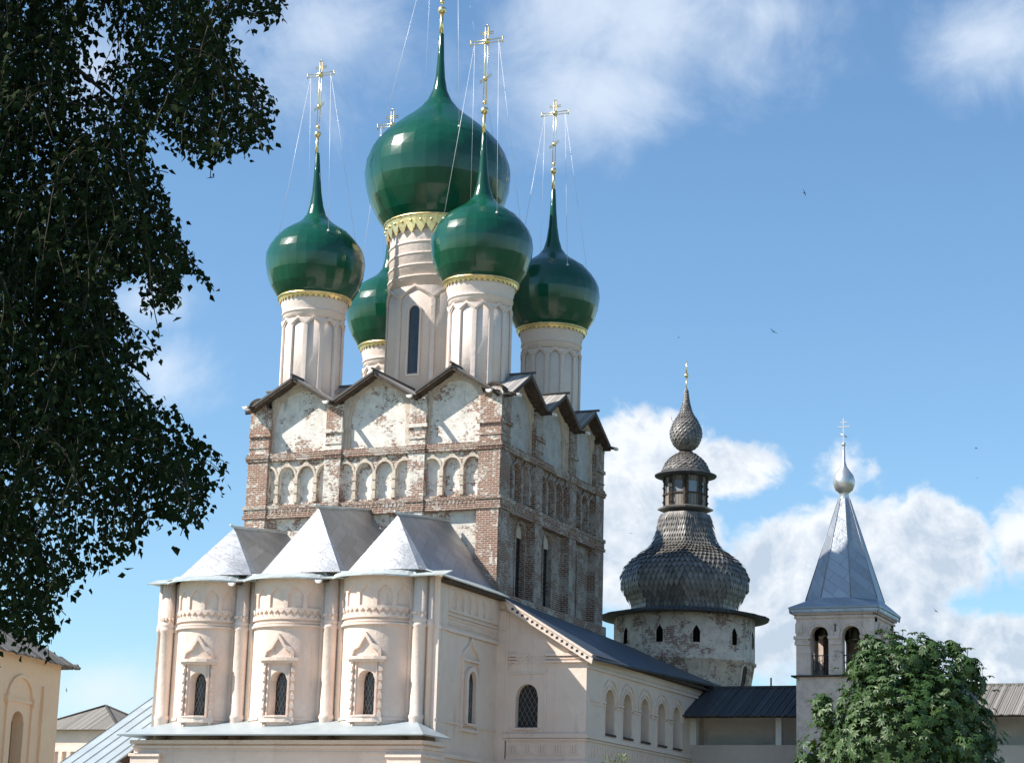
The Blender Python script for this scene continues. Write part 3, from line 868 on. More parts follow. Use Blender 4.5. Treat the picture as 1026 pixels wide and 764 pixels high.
    mb.build('window_surround', MT['pink'], wd)
# engaged columns between the bays
for cx in (-13.46, -9.50, -4.93, -0.52):
    mb = MB()
    lathe(mb, cx, AY - 0.16, [(.32, 0), (.32, 8.45), (.35, 8.5), (.35, 8.62), (.30, 8.7), (.30, 12.44), (.345, 12.50), (.345, 12.62), (.31, 12.66), (.345, 12.74), (.345, 12.82), (.31, 12.86), (.31, 14.72)], 20)
    col = mb.build('engaged_column', MT['pink'], church)
    mb = MB()
    for s in (-1, 1): lathe(mb, cx + s * .47, AY - .03, [(.13, 8.0), (.13, 12.46), (.17, 12.5), (.17, 12.78), (.13, 12.82), (.13, 14.71)], 12)
    for k in range(5):
        a = -0.6 + k * .45
        x, y = cx + .32 * math.sin(a), AY - .16 - .32 * math.cos(a)
        box(mb, x - .05, x + .05, y - .05, y + .05, 13.0, 13.12)
    mb.build('side_colonette', MT['pink'], col)

# altar side wall details (right side)
FA = plane_frame(0.3, AY, 0, 1, 1, 0)
mb = MB()
panel(mb, FA, 0.9, 6.45, 13.3, 14.6, [(1.45 + .78 * k, .26, 13.42, pointed(1.45 + .78 * k, .26, 14.0, .3)) for k in range(6)], 0.0, 0.09, None, 6)
slab(mb, FA, [0.0, .9], 0, 14.7, 0, .05)
for z, d in ((12.95, .06), (12.70, .06)):
    u = .95
    while u < 6.4: slab(mb, FA, [u, u + .10], z, z + .13, 0, d); u += .2
slab(mb, FA, [.9, 6.45], 13.12, 13.2, 0, .08); slab(mb, FA, [0.0, 6.45], 12.4, 12.55, 0.05, .13); slab(mb, FA, [0.0, 6.45], 8.4, 8.5, 0.0, .07)
slab(mb, FA, [0.0, 6.45], 6.9, 7.08, 0.0, .17); slab(mb, FA, [0.0, 6.45], 6.55, 6.7, 0.0, .10)
side_trim = mb.build('side_wall_trim', MT['pink'], altar)
wc = 3.45
mb = MB()
slab(mb, FA, lin(wc - .40, wc + .40, 8), 8.55, rnd_arch(wc, .40, 10.45), -0.02, 0.012)
wd = mb.build('window', MT['glass'], church)
mb = MB()
f_in = rnd_arch(wc, .42, 10.45)
ring_arch(mb, FA, wc, .41, .62, 10.45, 8.5, 0.0, .20)
for s in (-1, 1): slab(mb, FA, sorted([wc + s * .80, wc + s * .92]), 8.3, 11.3, 0, .12)
kf = keel(wc, .92, 11.4, 1.0); kf2 = keel(wc, .78, 11.4, .82)
slab(mb, FA, lin(wc - .92, wc + .92, 18), lambda u: kf2(u) if abs(u - wc) < .78 else 11.4, kf, 0, .13)
slab(mb, FA, [wc - .95, wc + .95], 11.28, 11.4, 0, .16); slab(mb, FA, [wc - .95, wc + .95], 8.16, 8.3, 0, .15)
slab(mb, FA, [wc - .45, wc + .45], 8.44, 8.55, 0, .24)
mb.build('window_surround', MT['pink'], wd)
mb = MB()
for k in range(-4, 8):
    for s in (-1, 1):
        pts = [FA(wc + k * .2 + s * j * .1, 8.6 + j * .2, .02) for j in range(10) if abs(k * .2 + s * j * .1) < .39]
        if len(pts) > 1: tube(mb, pts, .012, 3)
mb.build('window_lattice', MT['lattice'], wd)

# apse roofs: ridge towards the church wall, hipped front, flared eave
PK = [(-5.05, 17.60), (-5.15, 18.36), (-5.5, 17.80)]
WALLZ = [18.15, 19.1, 18.4]
VX = [-13.05, -8.72, -4.22, -0.15]
RDX = [-11.42, -6.88, -2.58]
HB = [(-12.75, -8.98), (-8.42, -4.42), (-4.02, -.52)]
for i, ax in enumerate(AX):
    yp, zp = PK[i]; zw = WALLZ[i]
    rx = RDX[i]; h0, h1 = HB[i]
    P = Vector((rx, yp, zp)); Q = Vector((rx, -0.02, zw))
    BL_, BR_ = Vector((h0, -7.35, 14.98)), Vector((h1, -7.35, 14.98))
    vl, vr = VX[i], VX[i + 1]
    VLf, VRf = Vector((vl, -7.15, 14.93)), Vector((vr, -7.15, 14.93))
    VLb, VRb = Vector((vl, -0.02, 15.12)), Vector((vr, -0.02, 15.12))
    mb = MB()
    nb = 6
    base = []
    for k in range(nb + 1):
        t = k / nb; x = h0 + (h1 - h0) * t
        y = -7.35 - 0.30 * (1 - (2 * t - 1) ** 2)
        base.append(Vector((x, y, 14.98)))
    ap = mb.vert(P); ids = [mb.vert(p) for p in base]
    for k in range(nb):
        uvs = [(0, 4.0), (base[k].x, 0), (base[k + 1].x, 0)]
        mb.face([ap, ids[k], ids[k + 1]], [(ax, 4.2), (base[k].x, 0), (base[k + 1].x, 0)], True)
    hip = mb.build('apse_roof', MT['steel'], church, recalc=True)
    mb = MB()
    def pl(pts):
        P0 = pts[0]; e1 = (pts[1] - pts[0]).normalized(); nn = e1.cross(pts[2] - pts[0]).normalized(); e2 = nn.cross(e1)
        mb.poly(pts, [((p - P0).dot(e1), (p - P0).dot(e2)) for p in pts])
    for (Bq, Vf, Vb) in ((BL_, VLf, VLb), (BR_, VRf, VRb)):
        pl([Q, P, Vb]); pl([P, Vf, Vb]); pl([P, Bq, Vf])
    mb.build('roof_slope', MT['steel'], hip)
    mb = MB()
    tube(mb, [P + Vector((0, -0.38, 0.10)), P + Vector((0, 0, .05)), Q + Vector((0, 0, .05))], [.05, .075, .075], 5)
    mb.build('ridge_cap', MT['steel_trim'], hip)
# flared skirt following the bays
eo, ei = [], []
def bay_pts(i, off, n=12):
    res = []; ax = AX[i]; BR = BRS[i]; BC = AY - 1.1 + BR; amx = min(1.25, math.asin(min(1, BH[i] / BR)) + .22)
    for k in range(n + 1):
        a = -amx + 2 * amx * k / n
        r = BR + off
        res.append((ax + r * math.sin(a), BC - r * math.cos(a)))
    return res
mb = MB()
for i, ax in enumerate(AX):
    outer = bay_pts(i, .66); inner = []
    for (x, y) in outer:
        t = (x - (ax - 2.0)) / 4.0
        xx = ax + (x - ax) * 0.80
        inner.append((xx, -7.35 - 0.30 * (1 - min(1, abs(xx - ax) / 1.72) ** 2) + .05))
    for k in range(len(outer) - 1):
        a, b = outer[k], outer[k + 1]; c, d = inner[k + 1], inner[k]
        za = 14.66
        mb.poly([(a[0], a[1], za), (b[0], b[1], za), (c[0], c[1], 15.0), (d[0], d[1], 15.0)])
        mb.poly([(b[0], b[1], za - .06), (a[0], a[1], za - .06), (d[0], d[1], 14.9), (c[0], c[1], 14.9)])
        mb.poly([(a[0], a[1], za - .06), (b[0], b[1], za - .06), (b[0], b[1], za), (a[0], a[1], za)])
# filler plates over the columns and along both ends
for (x0, x1) in ((-14.30, -12.9), (-10.25, -8.5), (-5.7, -4.0), (-1.3, .92)):
    ze = 14.67
    plate(mb, [(x0, -7.74, ze - .005), (x1, -7.74, ze - .005), (x1, -6.9, 14.955), (x0, -6.9, 14.955)], .05)
for (x0, x1, s) in ((-14.30, -12.95, 1), (-.2, .92, -1)):
    if s > 0: plate(mb, [(x0, -7.3, 14.72), (x0, -.1, 14.72), (x1, -.1, 15.1), (x1, -7.3, 15.0)], .05)
    else: plate(mb, [(x1, -7.3, 14.60), (x0, -7.3, 15.0), (x0, -.5, 15.14), (x1, -.5, 14.60)], .05)
mb.build('eave_skirt', MT['steel_trim'], church)
mb = MB()
box(mb, .33, .80, -6.85, -.4, 14.44, 14.56)
mb.build('eave_timber', MT['brown_wood'], church)
for x in (-9.50, -5.05):
    spout(plane_frame(x, -7.0, 1, 0, 0, -1), 0.0, 14.52, 1.25, church)

# podium in front of the apses
mb = MB()
PX0, PX1, PY = -13.75, 0.62, -8.72
box(mb, PX0, PX1, PY, AY + .02, 0, 7.45)
pod = mb.build('podium_wall', MT['pink'], church)
mb = MB()
FP = plane_frame(PX0, PY, 1, 0, 0, -1); L = PX1 - PX0
slab(mb, FP, [-.10, L + .10], 7.28, 7.44, 0, .22); slab(mb, FP, [-.05, L + .05], 7.08, 7.2, 0, .09)
slab(mb, FP, [1.55, L - 1.65], 6.86, 6.94, 0, .05)
for a, b in ((-.04, 1.45), (L - 1.55, L + .04)):
    slab(mb, FP, [a, b], 0, 6.72, 0, .20); slab(mb, FP, [a - .06, b + .06], 6.72, 6.86, 0, .28)
slab(mb, FP, [1.9, L - 2.1], 0, 6.25, 0, .10)
FPS = plane_frame(PX1, PY, 0, 1, 1, 0)
slab(mb, FPS, [.003, 2.05], 7.28, 7.44, 0, .2); slab(mb, FPS, [.003, 2.05], 6.72, 6.86, 0, .12); slab(mb, FPS, [.003, 2.05], 7.08, 7.2, 0, .08)
mb.build('podium_trim', MT['pink'], pod)
mb = MB()
e0, e1, ef = PX0 - .45, PX1 + .40, -9.50
i0, i1, iy = PX0 + 1.15, PX1 - 1.15, -7.0
zo, zi = 7.66, 8.42
plate(mb, [(e0, ef, zo), (e1, ef, zo), (i1, iy, zi), (i0, iy, zi)], .06)
plate(mb, [(e1, ef, zo - .004), (e1, -6.7, zo - .004), (i1, iy, zi - .004)], .06)
plate(mb, [(e0, ef, zo - .004), (i0, iy, zi - .004), (e0, -6.7, zo - .004)], .06)
mb.build('podium_roof', MT['steel_trim'] if False else MT['roof_seam'], church)

# ------------------------------------------------------------------ gallery on the right side
GX0, GX1, GY0, GY1 = 0.3, 4.75, -0.3, 18.2
def zroof(x, y=GY0):
    t = (y - GY0) / 16.0
    z0, z1 = 14.92 - .42 * t, 11.70 + .42 * t
    return z0 + (z1 - z0) * x / 5.3
FG = plane_frame(GX0, GY0, 1, 0, 0, -1)
mb = MB()
gw = GX1 - GX0 - 0.003
gwc = 1.52
panel(mb, FG, 0, gw, 0, 11.2, [(gwc, .56, 8.62, lambda u: 9.98 + .56 * math.sqrt(max(0, 1 - ((u - gwc) / .56) ** 2)) * 1.1)], -0.6, 0, None, 12)
slab(mb, FG, [0, gw], 11.2, lambda u: zroof(GX0 + u) - .12, -.6, 0)
gal = mb.build('gallery_wall', MT['pink'], church)
mb = MB()
slab(mb, FG, [0.0, .42], 7.0, 14.0, 0, .10); slab(mb, FG, [.42, .55], 7.0, 13.9, 0, .05)
for (z0, z1, d) in ((11.86, 11.98, .16), (11.72, 11.80, .10), (11.56, 11.64, .16)):
    slab(mb, FG, [.60, .95], z0, z1, 0, d); slab(mb, FG, [2.45, gw + d], z0, z1, 0, d)
    slab(mb, FG, [.95, 2.45], z0, z1, 0, .03)
slab(mb, FG, [2.85, 2.93], 8.4, 11.55, 0, .03)
for (z0, z1, d) in ((8.14, 8.34, .14), (8.02, 8.12, .08), (6.98, 7.12, .14), (6.75, 6.85, .08)): slab(mb, FG, [.42, gw + d], z0, z1, 0, d)
for k in range(5):
    u = .75 + k * .72
    if k == 4: u = 3.75
    for q in range(3): slab(mb, FG, [u + q * .13, u + q * .13 + .07], 7.50, 7.80, 0, .05)
    slab(mb, FG, [u - .1, u + .45], 7.38, 7.44, 0, .05)
slab(mb, FG, [.5, .58], 7.2, 8.0, 0, .05); slab(mb, FG, [3.35, 3.43], 7.2, 8.0, 0, .05)
kf = keel(gwc, 1.0, 11.15, .88); kf2 = keel(gwc, .88, 11.15, .74)
slab(mb, FG, lin(gwc - 1.0, gwc + 1.0, 18), lambda u: kf2(u) if abs(u - gwc) < .88 else 11.15, kf, 0, .07)
for s in (-1, 1): slab(mb, FG, sorted([gwc + s * .88, gwc + s * .98]), 8.4, 11.15, 0, .06)
slab(mb, FG, [gwc - .88, gwc + .88], 11.05, 11.13, 0, .05)
slab(mb, FG, [gwc - .62, gwc + .62], 8.5, 8.60, -.4, .10)
mb.build('gallery_trim', MT['pink'], gal)
mb = MB(); slab(mb, FG, [gwc - .6, gwc + .6], 8.5, 10.7, -.42, -.36)
wd = mb.build('window', MT['glass'], gal)
mb = MB()
for k in range(-12, 8):
    for s in (-1, 1):
        pts = [FG(gwc + s * (k * .235 + j * .0586), 8.63 + j * .105, -.35) for j in range(20) if abs(k * .235 + j * .0586) < .57]
        if len(pts) > 1: tube(mb, pts, .012, 3)
mb.build('window_lattice', MT['lattice'], wd)

FH = plane_frame(GX1, GY0, 0, 1, 1, 0)
AW = [3.10, 5.48, 7.95, 10.42, 12.75]
mb = MB()
hl = GY1 - GY0
panel(mb, FH, 0.003, hl, 0, 12.0, [(c, .60, 8.48, rnd_arch(c, .60, 10.0)) for c in AW], -.75, 0, None, 12)
galB = mb.build('gallery_side_wall', MT['pink'], church)
mb = MB()
for c in AW:
    ring_arch(mb, FH, c, .72, .80, 10.0, 10.0 - .02, 0, .05); ring_arch(mb, FH, c, 1.0, 1.08, 10.0, 10.0 - .02, 0, .06)
    for s in (-1, 1): slab(mb, FH, sorted([c + s * .70, c + s * .80]), 8.4, 9.88, 0, .04); slab(mb, FH, sorted([c + s * .70, c + s * 1.14]), 9.88, 9.98, 0, .09); slab(mb, FH, sorted([c + s * .70, c + s * 1.12]), 9.74, 9.82, 0, .06)
slab(mb, FH, [.35, 1.6], 9.88, 9.98, 0, .05); slab(mb, FH, [.6, 1.6], 9.70, 9.78, 0, .05)
for (z0, z1, d) in ((11.30, 11.40, .10), (11.5, 12.0, .05), (8.14, 8.34, .14), (8.02, 8.12, .08), (6.98, 7.12, .14), (6.75, 6.85, .08)): slab(mb, FH, [.003, hl], z0, z1, 0, d)
u = .4
while u < hl - .3: slab(mb, FH, [u, u + .12], 7.35, 7.85, 0, .06); u += .36
mb.build('arcade_trim', MT['pink'], galB)
for c in AW:
    mb = MB(); slab(mb, FH, [c - .64, c + .64], 8.44, 8.53, -.5, .10)
    mb.build('window_sill', MT['brown_wood'], galB)
for c in AW:
    mb = MB(); slab(mb, FH, [c - .66, c + .66], 8.4, 10.7, -.68, -.60)
    wd = mb.build('window', MT['dim'], galB)
mb = MB()
ex = 5.32
ys = lin(GY0 - .40, GY1 + .3, 10)
for ya, yb_ in zip(ys, ys[1:]): plate(mb, [(-.02, ya, zroof(-.02, ya)), (ex, ya, zroof(ex, ya)), (ex, yb_, zroof(ex, yb_)), (-.02, yb_, zroof(-.02, yb_))], .10, [(-.02, ya), (ex, ya), (ex, yb_), (-.02, yb_)])
groof = mb.build('gallery_roof', MT['roof_blue'], church)
mb = MB()
y0 = GY0 - .46
for (o0, o1, dy) in ((-.34, -.06, .0), (-.02, .06, -.05)):
    x0, x1 = 1.0, 5.15
    pts = [(x0, zroof(x0) + o0 - .02), (x1, zroof(x1) + o0 - .02), (x1 + .06, zroof(x1) + o1), (x0 - .25, zroof(x0 - .25) + o1)]
    A = [mb.vert((p[0], y0 + dy, p[1])) for p in pts]; B = [mb.vert((p[0], y0 + .08, p[1])) for p in pts]
    mb.face(A); mb.face(B[::-1])
    for k in range(4): mb.face([A[k], A[(k + 1) % 4], B[(k + 1) % 4], B[k]])
vb = mb.build('verge_board', MT['pink'], groof)
for k in range(16):
    mb = MB(); x = 1.12 + k * .25
    z = zroof(x) - .23
    box(mb, x, x + .12, y0 - .012, y0 + .01, z - .05, z + .06)
    mb.build('verge_tooth', MT['iron'], vb)
mb = MB()
box(mb, 4.82, 5.16, GY0 + .1, GY1 - .2, 11.78, 11.88)
mb.build('eave_timber', MT['brown_wood'], groof)

# =================================================================== ROUND TOWER
TX, TY = 2.70, 18.26
tower = thing('round_tower', (TX, TY, 0), 'round whitewashed brick tower with a big grey wooden shingled onion roof and lantern', 'tower')
mb = MB()
lathe(mb, TX, TY, [(3.7, 0), (3.56, 11.9), (3.80, 13.30), (3.90, 13.36), (3.90, 13.46), (3.82, 13.52), (3.82, 15.95)], 64)
tw = mb.build('tower_wall', MT['tower'], tower)
FT = cyl_frame(TX, TY, 3.82)
aC = math.atan2(CAM.x - TX, -(CAM.y - TY))       # towards the viewer's side of the yard
for da in (-.95, -.347, .164, .759, 1.27):
    u = (aC + da) * 3.82
    mb = MB()
    f = lambda x, u=u: 14.78 + .34 * max(0, 1 - abs(x - u) / .19) ** .7
    slab(mb, FT, lin(u - .19, u + .19, 6), 14.22, f, .004, .012)
    lp = mb.build('loophole', MT['hole'], tw)
    mb = MB()
    for s in (-1, 1): slab(mb, FT, sorted([u + s * .19, u + s * .25]), 14.2, 14.85, 0, .04)
    mb.build('loophole_jamb', MT['tower'], lp)
for da in (1.02, -.6):
    u = (aC + da) * 3.82
    mb = MB()
    FT2 = cyl_frame(TX, TY, lambda z: 3.82 if z is None else 3.56 + (z - 11.9) * .171)
    slab(mb, FT2, lin(u - .24, u + .24, 6), 12.0, rnd_arch(u, .24, 12.95), .0, .012)
    wd = mb.build('window', MT['brown_wood'], tw)
    mb = MB(); ring_arch(mb, FT2, u, .245, .36, 12.95, 11.9, 0, .06); mb.build('window_surround', MT['tower'], wd)
mb = MB()
lathe(mb, TX, TY, [(3.80, 15.80), (4.56, 15.80), (4.58, 15.86), (3.2, 16.16), (2.8, 16.18)], 64)
ev = mb.build('skirt_roof', MT['dark_wood'], tower)
mb = MB()
for i in range(110):
    a = 2 * PI * i / 110; l = random.uniform(-.03, .09)
    c, s = math.sin(a), -math.cos(a); t = (math.cos(a), math.sin(a))
    q = []
    for r, z in ((3.4, 16.15), (4.58 + l, 15.885)): q += [(TX + r * c - t[0] * .1, TY + r * s - t[1] * .1, z), (TX + r * c + t[0] * .1, TY + r * s + t[1] * .1, z)]
    plate(mb, [q[0], q[1], q[3], q[2]], .05)
mb.build('skirt_boards', MT['dark_wood'], ev)

def dense(prof, step):
    out = [prof[0]]
    # Catmull-Rom through the profile, then resample
    P = [prof[0]] + prof + [prof[-1]]; pts = []
    for i in range(1, len(P) - 2):
        for k in range(8):
            t = k / 8
            def cr(j): return 0.5 * (2 * P[i][j] + (P[i + 1][j] - P[i - 1][j]) * t + (2 * P[i - 1][j] - 5 * P[i][j] + 4 * P[i + 1][j] - P[i + 2][j]) * t * t + (3 * P[i][j] - P[i - 1][j] - 3 * P[i + 1][j] + P[i + 2][j]) * t ** 3)
            pts.append((cr(0), cr(1)))
    pts.append(prof[-1]); acc = 0.0
    for a, b in zip(pts, pts[1:]):
        acc += math.hypot(b[0] - a[0], b[1] - a[1])
        if acc >= step: out.append(b); acc = 0.0
    return out
def facet_r(r, a, ph, ns):
    if not ns: return r
    s = 2 * PI / ns; t = (a - ph) % s - s / 2
    return r * math.cos(s / 2) / math.cos(t)
def shingled(name, cx, cy, prof, step, ncol, ns, ph, parent, twist=0.0, lift=.05):
    rows = dense(prof, step)
    mb = MB()
    lathe(mb, cx, cy, [(r * .985, z) for r, z in rows], ns if ns else 24, ph, ns == 0)
    root = mb.build(name, MT['shingle'], parent)
    mb = MB(); rg = random.Random(3)
    for k in range(len(rows) - 1):
        (r0, z0), (r1, z1) = rows[k], rows[k + 1]
        # a shingle hangs from row k+1 down past row k
        km = max(0, k - 1); (rt, zt) = rows[km]
        tz = math.hypot(r1 - r0, z1 - z0) or 1e-3
        nr, nz = (z1 - z0) / tz, -(r1 - r0) / tz
        for c in range(ncol):
            da = 2 * PI / ncol
            a = ph + (c + (0.5 if k % 2 else 0)) * da + twist * k
            def P(aa, r, z, l):
                rr = facet_r(r, aa, ph, ns); return (cx + (rr + nr * l) * math.sin(aa), cy - (rr + nr * l) * math.cos(aa), z + nz * l)
            j = rg.uniform(.8, 1.25)
            uv = [(rg.random(), rg.random())] * 5
            m0 = (r0 * .3 + rt * .7, z0 * .3 + zt * .7)
            mb.poly([P(a - da * .46, r1, z1, .005), P(a + da * .46, r1, z1, .005), P(a + da * .48, r0, z0, lift * .8 * j), P(a, m0[0], m0[1], lift * j), P(a - da * .48, r0, z0, lift * .8 * j)], uv)
    mb.build('shingles', MT['shingle'], root, recalc=False)
    return root
phV = aC            # an edge of the octagon looks at the yard
for o_ in (): pass
DX, DY = TX, TY
bulb = [(2.80, 16.14), (2.84, 16.45), (3.02, 16.82), (3.31, 17.22), (3.47, 17.71), (3.44, 18.23), (3.16, 18.76), (2.60, 19.27), (2.08, 19.62), (1.74, 20.05), (1.54, 20.65), (1.42, 21.30), (1.34, 21.84)]
shingled('wooden_dome', DX, DY, bulb, .26, 72, 8, phV, tower, 0.0, .11)
mb = MB()
lathe(mb, DX, DY, [(1.30, 21.78), (1.52, 21.84), (1.54, 21.92), (1.16, 22.04), (1.12, 22.04)], 8, phV, False)
mb.build('lantern_ledge', MT['shingle'], tower)
mb = MB()
FLn = []
for i in range(8):
    a0 = phV + i * PI / 4; a1 = a0 + PI / 4; R = 1.16
    p0 = Vector((DX + R * math.sin(a0), DY - R * math.cos(a0), 0)); p1 = Vector((DX + R * math.sin(a1), DY - R * math.cos(a1), 0))
    d = (p1 - p0); ln = d.length; d.normalize(); n = Vector((d.y, -d.x, 0))
    F = plane_frame(p0.x, p0.y, d.x, d.y, n.x, n.y); FLn.append((F, ln))
    panel(mb, F, 0.004, ln - .004, 22.04, 23.70, [(ln / 2, .25, 22.75, lambda u: 23.38)], -.07, 0, None, 2)
lant = mb.build('lantern', boards('lantern_boards', (0.20, 0.18, 0.16), 0.16, 'u', .8), tower)
for i in range(8):
    F, ln = FLn[i]
    mb = MB(); slab(mb, F, [ln / 2 - .26, ln / 2 + .26], 22.74, 23.39, -.06, -.05)
    pn = mb.build('window_pane', simple('pale_window_glass', (0.25, 0.29, 0.32), .08, 0, .1, 2, .8) if i == 0 else bpy.data.materials['pale_window_glass'], lant)
    mb = MB()
    slab(mb, F, [.0, .11], 22.06, 23.66, .0, .07); slab(mb, F, [ln - .11, ln - .0], 22.06, 23.66, 0, .07)
    for k in range(4): slab(mb, F, [-.02, .13], 22.2 + k * .4, 22.32 + k * .4, .07, .11)
    slab(mb, F, [.12, ln - .12], 22.66, 22.74, 0, .05)
    mb.build('corner_post', MT['brown_wood'], lant)
mb = MB()
lathe(mb, DX, DY, [(1.1, 23.66), (1.70, 23.72), (1.72, 23.79), (1.24, 24.0), (1.1, 24.0)], 32, phV)
mb.build('lantern_eave', MT['dark_wood'], tower)
shingled('lantern_roof', DX, DY, [(1.34, 23.94), (1.26, 24.12), (1.14, 24.40), (.92, 24.68), (.62, 24.92), (.34, 25.10)], .17, 26, 0, phV, tower, .06, .06)
mb = MB(); lathe(mb, DX, DY, [(.40, 25.05), (.42, 25.12), (.30, 25.16), (.30, 25.24), (.40, 25.28), (.40, 25.32)], 16); mb.build('neck_ring', MT['brown_wood'], tower)
shingled('small_onion', DX, DY, [(.36, 25.26), (.62, 25.46), (.80, 25.78), (.865, 26.14), (.82, 26.46), (.62, 26.90), (.40, 27.24), (.26, 27.60), (.16, 28.0), (.10, 28.40), (.06, 28.80)], .15, 22, 0, phV, tower, .07, .055)
mb = MB()
lathe(mb, DX, DY, [(.035, 28.7), (.03, 29.3)], 6); ball(mb, (DX, DY, 29.48), .13); lathe(mb, DX, DY, [(.05, 29.55), (.015, 30.35)], 6)
mb.build('finial', MT['gold'], tower)

TK = 1.0219
tower.scale = (TK, TK, TK); tower.location = at(685.5, 640, 116.5).xy.to_3d() + Vector((0, 0, -0.037))

# =================================================================== BELL TOWER
BX0, BX1, BY0, BY1 = 11.0, 15.02, 12.5, 16.5
bcx, bcy = (BX0 + BX1) / 2, (BY0 + BY1) / 2
bell_t = thing('bell_tower', (bcx, bcy, 0), 'slim square pale belfry with arched openings under a tall grey metal tent roof', 'bell tower')
mb = MB(); box(mb, BX0, BX1, BY0, BY1, 0, 12.06)
bt = mb.build('tower_shaft', MT['bell'], bell_t)
mb = MB(); box(mb, BX0 - .22, BX1 + .16, BY0 - .2, BY1 + .2, 12.06, 12.14); mb.build('slab_ledge', MT['brown_wood'], bell_t)
mb = MB()
bw = BX1 - BX0
faces = [plane_frame(BX0, BY0, 1, 0, 0, -1), plane_frame(BX1, BY0, 0, 1, 1, 0), plane_frame(BX1, BY1, -1, 0, 0, 1), plane_frame(BX0, BY1, 0, -1, -1, 0)]
OPS = [1.20, 2.82]
for i, F in enumerate(faces):
    L = bw if i % 2 == 0 else BY1 - BY0
    panel(mb, F, 0.003 if i % 2 else 0, L - (.003 if i % 2 else 0), 12.14, 15.42, [(c * L / bw, .46, 12.16, rnd_arch(c * L / bw, .46, 14.12)) for c in OPS], -.52, 0, None, 10)
st = mb.build('belfry_stage', MT['bell'], bell_t)
mb = MB()
for i, F in enumerate(faces):
    L = bw if i % 2 == 0 else BY1 - BY0
    e = .003 if i % 2 else 0
    for c in OPS:
        c = c * L / bw
        ring_arch(mb, F, c, .60, .74, 14.10, 14.09, 0, .07); ring_arch(mb, F, c, .47, .60, 14.10, 14.09, 0, .04)
    c0, c1 = OPS[0] * L / bw, OPS[1] * L / bw
    for a, b in ((-.10 + e, c0 - .44), (c0 + .44, c1 - .44), (c1 + .44, L + .10 - e)):
        slab(mb, F, [a, b], 13.94, 14.10, 0, .11); slab(mb, F, [a + .04, b - .04], 13.66, 13.82, 0, .07); slab(mb, F, [a + .06, b - .06], 13.82, 13.94, 0, .05)
    slab(mb, F, [-.08 + e, L + .08 - e], 14.98, 15.10, 0, .08); slab(mb, F, [-.14 + e, L + .14 - e], 15.16, 15.28, 0, .14)
    for c in (.18, L - .18): slab(mb, F, [c - .16, c + .16], 14.25, 14.75, 0, .05)
mb.build('belfry_moulding', MT['bell'], st)
mb = MB()
F = faces[0]; slab(mb, F, lin(bw / 2 - .05, bw / 2 + .05, 2), 14.30, lambda u: 14.62 + .12 * max(0, 1 - abs(u - bw / 2) / .05), .002, .010)
slab(mb, F, [bw / 2 - .10, bw / 2 + .10], 14.62, 14.66, .002, .012)
mb.build('wall_slit', MT['glass'], st)
mb = MB()
for i, F in enumerate(faces):
    L = bw if i % 2 == 0 else BY1 - BY0
    for c in OPS:
        c = c * L / bw
        slab(mb, F, [c - .46, c + .46], 13.12, 13.17, -.30, -.25)
        for k in range(6): slab(mb, F, [c - .42 + k * .16, c - .40 + k * .16], 12.14, 13.12, -.29, -.26)
        for k in range(3):
            cc = c - .30 + k * .30
            pts = [F(cc + .13 * math.cos(t), 12.62 + .28 * math.sin(t), -.275) for t in lin(0, 2 * PI, 10)]
            tube(mb, pts, .016, 3, cap=False)
mb.build('railing', MT['iron'], bell_t)
mb = MB(); box(mb, BX0 + .4, BX1 - .4, BY0 + .4, BY1 - .4, 15.0, 15.40); mb.build('belfry_ceiling', MT['brown_wood'], bell_t)
mb = MB()
ez = 15.50; oe = .32
for i, F in enumerate(faces):
    L = bw if i % 2 == 0 else BY1 - BY0
    k = -.30
    while k < L + .28: slab(mb, F, lin(k, k + .13, 2), lambda u, k=k: ez - .30 + .12 * abs(u - k - .065) / .065, ez - .07, .235, .26); k += .13
fr = mb.build('tin_fringe', MT['zinc'], bell_t)
# tent
tcx, tcy = bcx, bcy
mb = MB()
sq = [(BX0 - oe, BY0 - oe), (BX1 + oe, BY0 - oe), (BX1 + oe, BY1 + oe), (BX0 - oe, BY1 + oe)]
R8 = 1.86
oc = [(tcx + R8 / math.cos(PI / 8) * math.sin(PI / 8 + k * PI / 4), tcy - R8 / math.cos(PI / 8) * math.cos(PI / 8 + k * PI / 4)) for k in range(8)]
zs0, zs1, zt = 15.52, 16.02, 21.35
for x, y in [(0, 0)]:
    A = [(x, y, zs0 - .08) for x, y in sq]; B = [(x, y, zs0) for x, y in sq]
    for k in range(4): mb.poly([A[k], A[(k + 1) % 4], B[(k + 1) % 4], B[k]])
    mb.poly(A)
# skirt: corners of the square to the octagon
o8 = [(x, y, zs1) for x, y in oc]       # o8[7]=-pi/8 , o8[0]=+pi/8 are the front edge
fe = [(7, 0, 0, 1), (1, 2, 1, 2), (3, 4, 2, 3), (5, 6, 3, 0)]
for (a, b, s0, s1) in fe:
    c0, c1 = (sq[s0] if a != 7 else sq[0]), (sq[s1] if a != 7 else sq[1])
    mb.poly([(c0[0], c0[1], zs0), (c1[0], c1[1], zs0), o8[b], o8[a]], [(0, 0), (4, 0), (3, 1), (1, 1)])
for (a, b, s0) in ((0, 1, 1), (2, 3, 2), (4, 5, 3), (6, 7, 0)):
    mb.poly([(sq[s0][0], sq[s0][1], zs0), o8[b], o8[a]], [(0, 0), (.6, 1), (-.6, 1)])
rt_ = .30
top8 = [(tcx + rt_ * math.sin(PI / 8 + k * PI / 4), tcy - rt_ * math.cos(PI / 8 + k * PI / 4), zt) for k in range(8)]
for k in range(8):
    j = (k + 1) % 8
    mb.poly([o8[k], o8[j], top8[j], top8[k]], [(k * 2.1 + 0, 0), (k * 2.1 + 1.6, 0), (k * 2.1 + .95, 5.4), (k * 2.1 + .65, 5.4)])
tent = mb.build('tent_roof', MT['zinc'], bell_t)
mb = MB()
